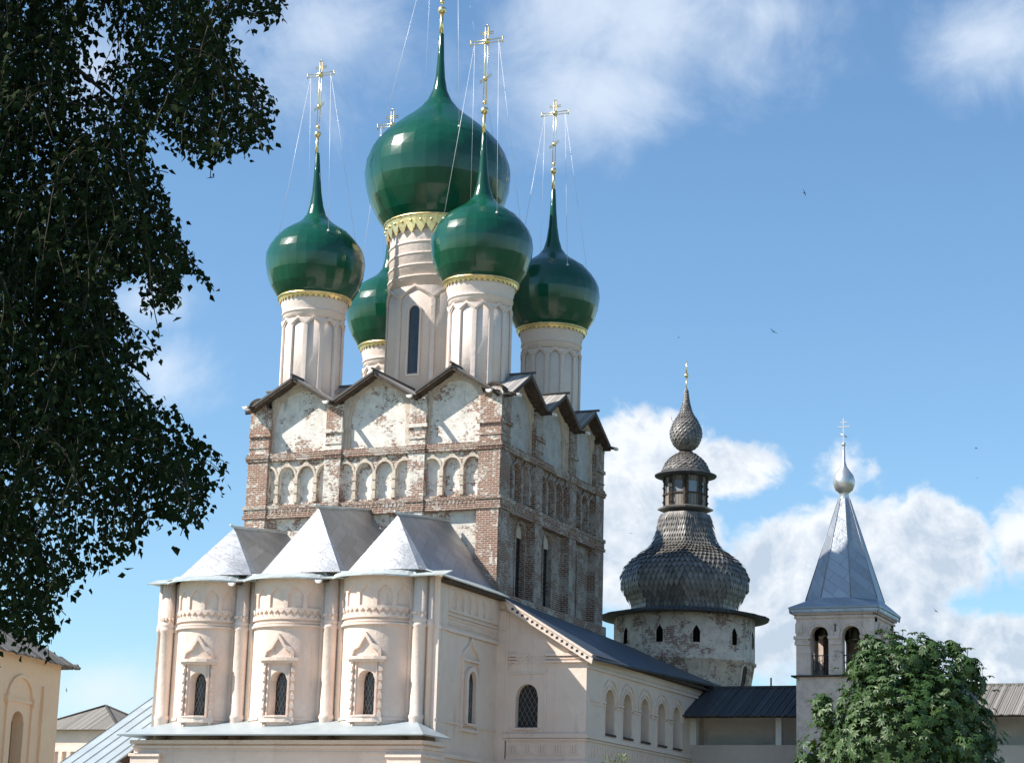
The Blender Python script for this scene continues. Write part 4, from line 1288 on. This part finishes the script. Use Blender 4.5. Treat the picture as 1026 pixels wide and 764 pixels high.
for k in range(8): tube(mb, [Vector(o8[k]) + Vector((0, 0, .02)), Vector(top8[k])], [.03, .02], 4)
mb.build('roof_seam', MT['zinc'], tent)
mb = MB()
lathe(mb, tcx, tcy, [(.30, 21.25), (.27, 21.35), (.25, 21.62), (.28, 21.68), (.44, 21.80), (.55, 22.06), (.57, 22.30), (.49, 22.58), (.31, 22.82), (.17, 23.02), (.09, 23.3), (.06, 24.2)], 20)
ba = mb.build('finial_ball', MT['silver'], bell_t)
mb = MB()
ball(mb, (tcx, tcy, 24.22), .11)
box(mb, tcx - .035, tcx + .035, tcy - .03, tcy + .03, 24.2, 25.6)
box(mb, tcx - .32, tcx + .32, tcy - .027, tcy + .027, 25.12, 25.19); box(mb, tcx - .17, tcx + .17, tcy - .027, tcy + .027, 25.36, 25.42)
tube(mb, [(tcx - .17, tcy, 24.80), (tcx + .17, tcy, 24.60)], .035, 4)
mb.build('cross', MT['silver'], ba)
# bells hanging inside
BG = 'bells hanging in the belfry'
for i, (bx, by, s, lb) in enumerate(((BX0 + 1.25, BY0 + .9, .85, 'dark bronze bell in the left arch of the belfry'), (BX0 + 2.85, BY0 + .95, 1.1, 'larger dark bronze bell in the right arch of the belfry'))):
    b_ = thing('bell', (bx, by, 14.9 - .9 * s), lb, 'bell', BG)
    mb = MB(); z = 14.9
    lathe(mb, bx, by, [(.02, z - .10 * s), (.16 * s, z - .12 * s), (.22 * s, z - .25 * s), (.27 * s, z - .55 * s), (.36 * s, z - .80 * s), (.43 * s, z - .90 * s), (.40 * s, z - .90 * s)], 18)
    mb.build('bell_body', MT['bronze'], b_)
    mb = MB(); box(mb, bx - .05, bx + .05, by - .05, by + .05, z - .12 * s, 15.0); mb.build('headstock', MT['brown_wood'], b_)
    mb = MB(); tube(mb, [(bx, by, z - .3 * s), (bx, by, z - .92 * s)], .025, 5); ball(mb, (bx, by, z - .95 * s), .07 * s, 8, 5); mb.build('clapper', MT['iron'], b_)

# =================================================================== FORTRESS WALL WITH COVERED WALK
def wall_run(x0, x1, label, roofmat, openings, left_end):
    o = thing('fortress_wall', ((x0 + x1) / 2, 15.8, 0), label, 'wall', 'lengths of fortress wall')
    mb = MB()
    box(mb, x0, x1, 14.6, 15.05, 0, 8.86); box(mb, x0, x1, 15.05, 16.9, 0, 7.9)
    wl = mb.build('wall', MT['wall'], o)
    mb = MB(); box(mb, x0, x1, 16.9, 17.4, 0, 11.4); bk = mb.build('rear_wall', MT['white'], o)
    mb = MB()
    for (a, b) in openings: box(mb, a, b, 16.885, 16.9, 7.9, 10.6)
    mb.build('door_panel', MT['white'], bk)
    mb = MB()
    for (a, b) in openings: box(mb, b + .32, b + .46, 16.875, 16.9, 8.8, 9.42)
    mb.build('bright_slit', MT['bright_end'], bk)
    mb = MB()
    box(mb, x0, x0 + .35, 14.603, 15.04, 8.863, 10.75)
    xs = x0 + 4.6
    while xs < x1: box(mb, xs, xs + .3, 14.603, 15.04, 8.863, 10.75); xs += 4.6
    mb.build('pillar', MT['white'], o)
    mb = MB(); box(mb, x0, x1, 14.55, 15.1, 10.42, 10.72); box(mb, x0, x1, 13.5, 13.62, 10.15, 10.25)
    mb.build('roof_beam', MT['brown_wood'], o)
    mb = MB(); n = int((x1 - x0) / .2); rg = random.Random(int(x0 * 10))
    sl = (11.98 - 10.24) / (17.0 - 13.2)
    for k in range(n):
        xa = x0 + (x1 - x0) * k / n; xb = x0 + (x1 - x0) * (k + 1) / n - .012
        ye = 13.2 - rg.uniform(0, .10); dz = .03 if k % 2 else 0.0
        ze = 11.98 - sl * (17.0 - ye)
        uvs = [(xa + .002, 0), (xb + .002, 0), (xb + .002, 4), (xa + .002, 4)]
        plate(mb, [(xa, ye, ze + dz), (xb, ye, ze + dz), (xb, 17.0, 11.98 + dz), (xa, 17.0, 11.98 + dz)], .05, uvs)
    rf = mb.build('plank_roof', roofmat, o)
    mb = MB(); plate(mb, [(x0, 17.0, 11.98), (x1, 17.0, 11.98), (x1, 18.6, 11.1), (x0, 18.6, 11.1)], .06); mb.build('rear_slope', roofmat, rf)
    mb = MB(); box(mb, x0, x1, 16.9, 17.1, 11.96, 12.08); mb.build('ridge_board', roofmat, rf)
    if left_end:
        mb = MB(); box(mb, 8.35, 8.42, 16.95, 17.02, 12.0, 12.5); mb.build('roof_pin', MT['iron'], rf)
    return o
wall_run(4.72, 10.98, 'wall with open walkway under dark planks, between the round tower and the belfry', MT['dark_wood'], [(6.9, 8.05), (8.6, 9.6)], True)
wall_run(15.04, 34.0, 'wall with grey plank roof running right from the belfry, behind the chestnut tree', MT['grey_wood'], [(17.2, 18.4), (20.2, 21.0)], False)

# =================================================================== BUILDINGS ON THE LEFT
# yellow building: its long wall runs away from us
yd = Vector((ray(950, 868).x, ray(950, 868).y, 0)).normalized(); yn = Vector((yd.y, -yd.x, 0))
far = at(61.5, 667, 72); yl = thing('yellow_house', (far.x, far.y, 0), 'yellow plastered building with a grey plank roof at the left edge', 'house')
YL = 26.0
org = far - yd * YL; ztop = far.z + .05
FY = plane_frame(org.x, org.y, yd.x, yd.y, yn.x, yn.y)
mb = MB()
uw = YL - 2.9 - .0
# windows placed along the wall
def u_at(px, py):
    r = ray(px, py); t = (org - CAM).dot(yn) / r.dot(yn); return (CAM + r * t - org).dot(yd), (CAM + r * t).z
uwin, zwin = u_at(18.5, 712); ustrip = u_at(42.5, 700)[0]; hwin = (u_at(25, 740)[0] - u_at(12.5, 740)[0]) / 2
print('yellow', uwin, zwin, ustrip, hwin, ztop)
cands = [uwin, uwin - 6.0, uwin - 12.0]
panel(mb, FY, 0, YL, 0, ztop, [(c, hwin, zwin - 3.4, rnd_arch(c, hwin, zwin - hwin * .8, .8)) for c in cands], -.6, 0, None, 10)
slab(mb, FY, [0, YL], 0, ztop - .02, -9.0, -.6)
yw = mb.build('house_wall', MT['yellow'], yl)
for c in cands:
    mb = MB(); slab(mb, FY, [c - hwin - .1, c + hwin + .1], zwin - 3.5, zwin + .1, -.45, -.40)
    wd = mb.build('window', simple('brown_shutter', (0.20, 0.13, 0.07), .8) if 'brown_shutter' not in bpy.data.materials else bpy.data.materials['brown_shutter'], yw)
    mb = MB()
    ro_ = hwin + .42
    ring_arch(mb, FY, c, ro_, ro_ + .13, zwin + .35, zwin - 3.6, 0, .08, .8)
    slab(mb, FY, [c - ro_, c + ro_], zwin + .28, zwin + .40, 0, .06)
    for sd in (-1, 1): slab(mb, FY, sorted([c + sd * (ro_ - .02), c + sd * (ro_ + .25)]), zwin + .2, zwin + .45, 0, .14)
    mb.build('window_surround', MT['yellow'], wd)
mb = MB(); slab(mb, FY, [ustrip - .12, ustrip + .12], 0, ztop - .9, 0, .10); mb.build('buttress_strip', MT['yellow'], yw)
# hipped plank roof in two tiers
mb = MB(); rg = random.Random(5)
ov = .50; pitch = .62
def YP(u, d, z): return FY(u, z, d)
half = 4.5
for tier in (0, 1):
    u = -1.0; a = 0
    while u < YL + ov - .1:
        u1 = u + .21
        dA, dB = (ov + rg.uniform(-.05, .08), -2.1) if tier == 0 else (-1.75 + rg.uniform(-.03, .05), -half)
        # cut by the hip at the far end
        lim = YL + ov - (u + .1)
        dB = max(dB, ov - max(0.05, lim))
        if dA - dB > .1:
            zA = ztop + .10 + (-dA) * pitch + .13 + (.06 if tier else 0); zB = zA + (dA - dB) * pitch
            dz = .03 if a % 2 else 0
            plate(mb, [YP(u, dA, zA + dz), YP(u1, dA, zA + dz), YP(u1, dB, zB + dz), YP(u, dB, zB + dz)], .05, [(u, 0), (u1, 0), (u1, 3), (u, 3)])
        u = u1 + .012; a += 1
yr = mb.build('plank_roof', MT['grey_wood'], yl)
mb = MB(); 
for k in range(46):     # planks of the hip end, seen edge-on past the corner
    d0 = ov - .05 - k * .215
    if d0 < -8.6: break
    top_in = min(ov - d0, 9.0 + ov - (ov - d0)) 
    ue = YL + ov + rg.uniform(.0, .12)
    ub = YL + ov - max(.15, min(ov + half, abs(ov - d0)) if d0 > -half else max(.15, (d0 + 9.0)))
    z0 = ztop + .10 + (-ov) * pitch + .13; zb = z0 + (ue - ub) * pitch
    plate(mb, [YP(ue, d0, z0), YP(ue, d0 - .2, z0), YP(ub, d0 - .2, zb), YP(ub, d0, zb)], .05)
mb.build('hip_planks', MT['grey_wood'], yr)

# small house with hipped roof
hc = at(106, 706, 112); ha = at(58, 731, 110)
hh = thing('small_house', (hc.x, hc.y, 0), 'small pink house with grey hipped roof behind the metal roof', 'house')
mb = MB()
hx, hy = hc.x, hc.y
ez = 8.75; pz = 10.15
hw_ = 2.55
box(mb, hx - hw_, hx + hw_, hy - hw_ + .0, hy + hw_, 0, ez)
hw = mb.build('house_wall', MT['pink'], hh)
mb = MB(); o_ = hw_ + .4
cs = [(hx - o_, hy - o_, ez - .05), (hx + o_, hy - o_, ez - .05), (hx + o_, hy + o_, ez - .05), (hx - o_, hy + o_, ez - .05)]
for k in range(4):
    a, b = cs[k], cs[(k + 1) % 4]
    mb.poly([a, b, (hx, hy, pz)], [(0, 0), (6, 0), (3, 3)])
mb.poly(cs[::-1])
hr = mb.build('hip_roof', MT['grey_wood'], hh)
mb = MB()
for c in cs: tube(mb, [c, (hx, hy, pz + .02)], .07, 5)
mb.build('hip_board', MT['grey_wood'], hr)
mb = MB(); FHh = plane_frame(hx - hw_, hy - hw_, 1, 0, 0, -1)
slab(mb, FHh, [0, 2 * hw_], ez - 1.15, ez - 1.0, 0, .10)
for k in range(10): slab(mb, FHh, [.2 + k * .5, .42 + k * .5], ez - 1.75, ez - 1.15, 0, .16)
mb.build('brick_teeth', MT['pink'], hw)

# annex with a standing seam roof left of the apses
VXL = -17.0
p_lo = (VXL, -9.9, 6.24); slope = (10.01 - 6.35) / (9.68 - 2.28)
an = thing('annex', (-15.6, -3, 0), 'low annex with light blue-grey standing seam metal roof left of the apses', 'annex')
zr = lambda y: 6.35 + (y + 9.68) * slope
yb, yt = -13.0, 1.5
mb = MB()
FAn = plane_frame(VXL + .25, yb + .4, 1, 0, 0, -1)
box(mb, VXL + .25, -14.15, yb + .4, yt - .2, 0, zr(yb + .4) - .15)
anw = mb.build('annex_wall', MT['pink'], an)
mb = MB()
plate(mb, [(VXL, yb, zr(yb)), (-13.78, yb, zr(yb)), (-13.78, -9.6, zr(-9.6)), (VXL, -9.6, zr(-9.6))], .08)
plate(mb, [(VXL, -9.598, zr(-9.598)), (-14.14, -9.598, zr(-9.598)), (-14.14, yt, zr(yt)), (VXL, yt, zr(yt))], .08)
anr = mb.build('seam_roof', MT['roof_seam'], an)
mb = MB(); k = VXL + .02
while k < -13.85:
    ye = yt if k < -14.3 else -9.7
    tube(mb, [(k, yb, zr(yb) + .03), (k, ye, zr(ye) + .03)], .016, 4); k += .62
mb.build('roof_seam', MT['iron'], anr)
mb = MB(); tri = [(VXL + .28, yb + .45), (VXL + .28, yt - .2)]
mb.poly([(VXL + .24, yb + .4, zr(yb + .4) - .16), (VXL + .24, yt - .2, zr(yb + .4) - .16), (VXL + .24, yt - .2, zr(yt - .2) - .1)])
mb.build('gable_end', MT['pink'], anw)

# =================================================================== TREES
def leaf(mb, p, d, up, ln, wd, uv, fold=.15):
    d = d.normalized(); s = d.cross(up)
    if s.length < 1e-3: s = d.orthogonal()
    s.normalize(); n = s.cross(d)
    q = [p, p + d * ln * .35 + s * wd * .5 + n * fold * wd, p + d * ln, p + d * ln * .35 - s * wd * .5 + n * fold * wd]
    ids = [mb.vert(x) for x in q]
    mb.face([ids[0], ids[1], ids[2]], [uv] * 3); mb.face([ids[0], ids[2], ids[3]], [uv] * 3)

# birch close to us: hanging leafy twigs
def inpoly(x, y, P):
    c = False; j = len(P) - 1
    for i in range(len(P)):
        if (P[i][1] > y) != (P[j][1] > y) and x < (P[j][0] - P[i][0]) * (y - P[i][1]) / (P[j][1] - P[i][1]) + P[i][0]: c = not c
        j = i
    return c
OUT = [(-420, -420), (330, -300), (300, -60), (284, 6), (268, 20), (240, 14), (229, 36), (243, 58), (264, 84), (277, 106), (271, 130), (247, 148), (220, 160), (202, 156), (180, 152), (160, 128), (148, 122), (151, 148), (156, 170), (165, 190), (176, 214),
       (186, 236), (196, 262), (206, 278), (184, 268), (175, 300), (156, 305), (136, 270), (114, 284), (116, 310), (134, 328), (152, 338), (146, 362), (128, 374), (150, 392), (166, 402), (182, 414), (198, 436), (214, 444), (222, 466), (228, 498), (208, 490), (200, 524),
       (182, 520), (160, 518), (137, 543), (112, 566), (86, 580), (62, 590), (52, 624), (42, 650), (24, 638), (8, 630), (-6, 655), (-420, 640)]
birch_base = at(-330, 800, 14.0); 
birch = thing('birch_tree', (birch_base.x, birch_base.y, 0), 'dark leafy birch with hanging branches, close up at the left edge', 'tree')
rb = random.Random(11)
tm = MB(); tr_top = at(-300, -500, 14.0)
tr = [Vector((birch_base.x, birch_base.y, 0)), Vector((birch_base.x + .1, birch_base.y, 2.0)), birch_base.lerp(tr_top, .5) * 1.0, tr_top]
tr[2].z = (2.0 + tr_top.z) / 2
tube(tm, tr, [.20, .17, .12, .05], 10)
tm.build('trunk', MT['bark'], birch)
bm_ = MB(); lf = MB()
limbs = []
for (sx, sy, ex, ey, dd) in ((-300, -330, 230, -20, 0), (-300, -180, 210, 60, .8), (-310, -60, 150, 130, -.6), (-310, 60, 140, 200, .5), (-315, 180, 150, 380, -.3), (-320, 260, 60, 520, .6), (-310, 0, 90, 300, 1.2), (-300, -250, 100, 0, -1.0), (-300, -400, 60, -200, .4)):
    A = at(sx, sy, 14.0); B = at(ex, ey, 14.0 + dd); mid = A.lerp(B, .5) + Vector((0, 0, .55))
    pts = [A, A.lerp(mid, .6) + Vector((0, 0, .12)), mid, mid.lerp(B, .6) + Vector((0, 0, .06)), B]
    tube(bm_, pts, [.05, .04, .03, .018, .008], 5); limbs.append(pts)
ntw = 0
def twig(px, py, d, n, steps):
    """hanging twig that starts at a point and droops"""
    p = at(px, py, d); drift = RGT * rb.uniform(-.5, .8) + FWD * rb.uniform(-.5, .5)
    pts = [p]; v = Vector((drift.x, drift.y, .1))
    for k in range(steps):
        v = v * .86 + Vector((rb.uniform(-.14, .14), rb.uniform(-.14, .14), -.17))
        pts.append(pts[-1] + v.normalized() * .075)
    return pts
def back(p):
    c = p - CAM; z = -c.dot(RZ); return (513 + FPX * c.dot(RX) / z, 382 - FPX * c.dot(RY) / z)
made = 0; tries = 0
while made < 3900 and tries < 60000:
    tries += 1
    x = rb.uniform(-400, 300) if rb.random() < .25 else rb.uniform(-30, 290)
    y = rb.uniform(-400, 660) if rb.random() < .25 else rb.uniform(-60, 660)
    if not inpoly(x, y, OUT): continue
    if 72 < x < 112 and -10 < y < 96 and rb.random() < .95: continue
    if y > 440 and rb.random() < .35: continue
    nz = noise.noise(Vector((x / 44.0, y / 30.0, 3.3)))
    if nz < (-0.16 if y < 440 else -.02) and rb.random() < (.75 if x > 60 else .35): continue
    d = 14.0 + rb.gauss(0, .85)
    pts = twig(x, y, d, 0, rb.randint(4, 10))
    keep = [pts[0]]
    for q in pts[1:]:
        bx, by = back(q)
        if not inpoly(bx, by, OUT) and rb.random() < .74: break
        keep.append(q)
    if len(keep) < 3: continue
    made += 1
    if rb.random() < .5: tube(bm_, keep, [.0035] * len(keep), 3, cap=False)
    for q in keep:
        for _ in range(2 if rb.random() < .7 else 1):
            dd = Vector((rb.uniform(-1, 1), rb.uniform(-1, 1), rb.uniform(-1.6, .1)))
            up = Vector((rb.uniform(-1, 1), rb.uniform(-1, 1), rb.uniform(-.3, 1)))
            l = rb.uniform(.042, .068)
            leaf(lf, q + Vector((rb.uniform(-.03, .03), rb.uniform(-.03, .03), rb.uniform(-.03, .03))), dd, up, l, l * .72, (rb.random(), rb.random()))
# the rest of the crown, outside the view, in larger sprays
for k in range(9000):
    x, y = rb.uniform(-900, 20), rb.uniform(-900, 640)
    if (x + 330) ** 2 / 480 ** 2 + (y + 150) ** 2 / 760 ** 2 > 1: continue
    if not (x < -60 or y < -60): continue
    q = at(x, y, 14.0 + rb.gauss(0, 1.5))
    for _ in range(3):
        dd = Vector((rb.uniform(-1, 1), rb.uniform(-1, 1), rb.uniform(-1.6, .1)))
        leaf(lf, q + Vector((rb.uniform(-.1, .1), rb.uniform(-.1, .1), rb.uniform(-.1, .1))), dd, Vector((rb.uniform(-1, 1), rb.uniform(-1, 1), 1)), .15, .12, (rb.random(), rb.random()))
bm_.build('branches', MT['bark'], birch, recalc=False)
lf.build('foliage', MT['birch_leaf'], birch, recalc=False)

# chestnut in front of the belfry
cb = at(905, 760, 76)
chest = thing('chestnut_tree', (cb.x, cb.y, 0), 'round green chestnut tree in front of the belfry', 'tree')
rc = random.Random(21)
mb = MB()
tube(mb, [(cb.x, cb.y, 0), (cb.x + .05, cb.y, 2.5), (cb.x - .1, cb.y, 5.0), (cb.x, cb.y, 8.0)], [.32, .26, .18, .06], 10)
mb.build('trunk', MT['bark'], chest)
def cpt(px, py, dd=0.0): return at(px, py, 76 + dd)
PXM = 76 / 2103.0
lobes = []
for (px, py, r, dd) in ((905, 672, 40, 0), (878, 686, 30, -.6), (945, 680, 38, .4), (905, 720, 66, -.5), (850, 724, 38, -.4), (962, 722, 36, .3), (830, 752, 32, -.3), (872, 755, 50, -1.0), (940, 760, 58, -.8), (975, 765, 32, .2), (905, 700, 50, 1.8), (905, 790, 90, 0), (812, 775, 22, 0), (890, 648, 20, -.4), (925, 655, 22, .2), (900, 740, 60, -1.9), (955, 705, 30, -1.2)):
    lobes.append((cpt(px, py, dd), r * PXM))
core_l = list(lobes)
for k in range(60):
    c, r = rc.choice(core_l[:11]); v = Vector((rc.gauss(0, 1), rc.gauss(0, 1), rc.gauss(.3, .8))).normalized()
    lobes.append((c + v * r * .86, rc.uniform(.30, .62)))
lm = MB()
def palm(p, out):
    """palmate leaf: drooping leaflets round a stalk end"""
    out = (out + Vector((0, 0, .35))).normalized()
    a0 = rc.uniform(0, 6.28); n = 6; ref = out.orthogonal().normalized(); o2 = out.cross(ref)
    s = rc.uniform(.8, 1.2); uv = (rc.random(), rc.random())
    for k in range(n):
        a = a0 + k * 2 * PI / n
        d = (ref * math.cos(a) + o2 * math.sin(a)) * 1.0 + Vector((0, 0, -.45))
        leaf(lm, p, d, out, .215 * s, .10 * s, uv, .12)
tot = sum(r ** 2 for _, r in lobes)
tot2 = sum(r ** 2 for _, r in lobes[17:])
for li, (c, r) in enumerate(lobes):
    n = int(5200 * r * r / tot) if li < 17 else int(3600 * r * r / tot2)
    if li < 17: r = r * .97
    for k in range(n):
        v = Vector((rc.gauss(0, 1), rc.gauss(0, 1), rc.gauss(0, 1))).normalized()
        if v.z < -.75: continue
        rr = r * (rc.uniform(.45, .85) if rc.random() < .22 else rc.uniform(.84, 1.08))
        # gather the leaves in tiers so that shade falls between them
        lump = .18 * math.sin(7 * v.x + 3 * c.x) * math.sin(6 * v.y + c.z) + .10 * math.sin(11 * v.z + 4 * v.x)
        p = c + v * rr * (1 + lump)
        palm(p, v)
for (px, py) in ((893, 629), (897, 632), (905, 630), (913, 633), (961, 644), (966, 648), (972, 648), (955, 650), (985, 668), (992, 676), (998, 690), (818, 694), (812, 700), (838, 668)):
    palm(cpt(px, py), Vector((0, 0, 1)))
lm.build('crown', MT['chestnut_leaf'], chest, recalc=False)
bmb = MB()
for (c, r) in lobes[:11]: tube(bmb, [(cb.x, cb.y, 4.5), Vector((cb.x, cb.y, 5.5)).lerp(c, .6), c], [.10, .07, .02], 5)
for (px, py) in ((893, 629), (905, 630), (961, 644), (970, 648)): tube(bmb, [cpt(px - 4, py + 40), cpt(px, py)], [.03, .012], 4)
bmb.build('limbs', MT['bark'], chest)

# sapling whose tips just reach the picture
sp = at(615, 757, 84)
sap = thing('sapling', (sp.x, sp.y, 0), 'pale green tips of a young tree below the arcade', 'tree')
mb = MB(); tube(mb, [(sp.x, sp.y, 0), (sp.x, sp.y, sp.z - .4)], [.08, .02], 6); mb.build('trunk', MT['bark'], sap)
mb = MB()
for (px, py) in ((610, 756), (623, 754), (616, 760), (606, 763), (626, 762)):
    t = at(px, py, 84); tube(mb, [Vector((sp.x, sp.y, sp.z - .6)), t], [.012, .006], 4)
mb.build('shoots', MT['bark'], sap)
mb = MB()
for k in range(420):
    h = rc.random() ** .8
    px, py = random.choice(((610, 756), (623, 754), (616, 761), (606, 764), (626, 763)))
    t = at(px + rc.gauss(0, 2.2 + 6 * h), py + 1 + h * 30, 84 + rc.gauss(0, .15 + .5 * h))
    leaf(mb, t, Vector((rc.uniform(-1, 1), rc.uniform(-1, 1), rc.uniform(-.6, 1.2))), Vector((rc.uniform(-1, 1), rc.uniform(-1, 1), 1)), .22, .07, (rc.random(), rc.random()))
mb.build('foliage', MT['young_leaf'], sap, recalc=False)

# =================================================================== BIRDS (swifts)
def bird(px, py, d, s, roll, yaw, label):
    p = at(px, py, d)
    o = thing('bird', p, label, 'bird', 'swifts in the sky')
    mb = MB()
    prof = [(-.5, .01), (-.38, .05), (-.15, .10), (.1, .11), (.3, .08), (.42, .055), (.5, .01)]
    rings = []
    for x, r in prof: rings.append([mb.vert((x, r * math.cos(2 * PI * k / 6), r * .85 * math.sin(2 * PI * k / 6))) for k in range(6)])
    for A, B in zip(rings, rings[1:]):
        for k in range(6): mb.face([A[k], A[(k + 1) % 6], B[(k + 1) % 6], B[k]], None, True)
    mb.face(rings[0]); mb.face(rings[-1])
    for sd in (-1, 1):
        le = [(.22, .08), (.20, .45), (.05, .85), (-.25, 1.2)]; te = [(-.08, .08), (-.05, .42), (-.12, .8), (-.27, 1.18)]
        top = [mb.vert((a, sd * b, .03 + .12 * b)) for a, b in le] + [mb.vert((a, sd * b, .03 + .12 * b)) for a, b in te]
        bot = [mb.vert((a, sd * b, .0 + .12 * b)) for a, b in le] + [mb.vert((a, sd * b, .0 + .12 * b)) for a, b in te]
        for k in range(3):
            mb.face([top[k], top[k + 1], top[k + 5], top[k + 4]]); mb.face([bot[k], bot[k + 4], bot[k + 5], bot[k + 1]])
            mb.face([top[k], bot[k], bot[k + 1], top[k + 1]]); mb.face([top[k + 4], top[k + 5], bot[k + 5], bot[k + 4]])
        mb.face([top[3], bot[3], bot[7], top[7]])
    for sd in (-1, 1): mb.poly([(-.45, sd * .01, .0), (-.40, sd * .05, .0), (-.78, sd * .12, .01)]); mb.poly([(-.45, sd * .01, .012), (-.78, sd * .12, .018), (-.40, sd * .05, .012)])
    rot = Matrix.Rotation(yaw, 3, 'Z') @ Matrix.Rotation(roll, 3, 'X')
    mb.v = [tuple(p + (rot @ Vector(v)) * s) for v in mb.v]
    mb.build('body', MT['black'], o)
for (px, py, d, s, r, y, lb) in (
        (806, 193.5, 90, .17, 1.2, 1.0, 'dark swift highest in the open blue sky at right'),
        (775, 332, 90, .17, .5, 2.4, 'dark swift gliding in mid sky above the belfry cross'),
        (680, 338, 120, .15, .2, .4, 'tiny swift just above the spike of the wooden tower'),
        (673, 420, 110, .17, 1.3, 1.6, 'dark swift passing close left of the small wooden onion'),
        (978, 449, 90, .15, .4, .2, 'dark swift at the right, above the cloud edge'),
        (979, 479, 130, .11, .1, .3, 'faint tiny swift at the right, below another swift'),
        (938, 612, 95, .15, .6, .9, 'swift just above the crown of the chestnut tree'),
        (632, 534, 120, .15, .1, 1.3, 'faint swift between the brick church and the wooden tower'),
        (66.5, 691, 100, .12, 1.2, 1.2, 'tiny swift low at the left, right of the yellow wall')):
    bird(px, py, d, s, r, y, lb)
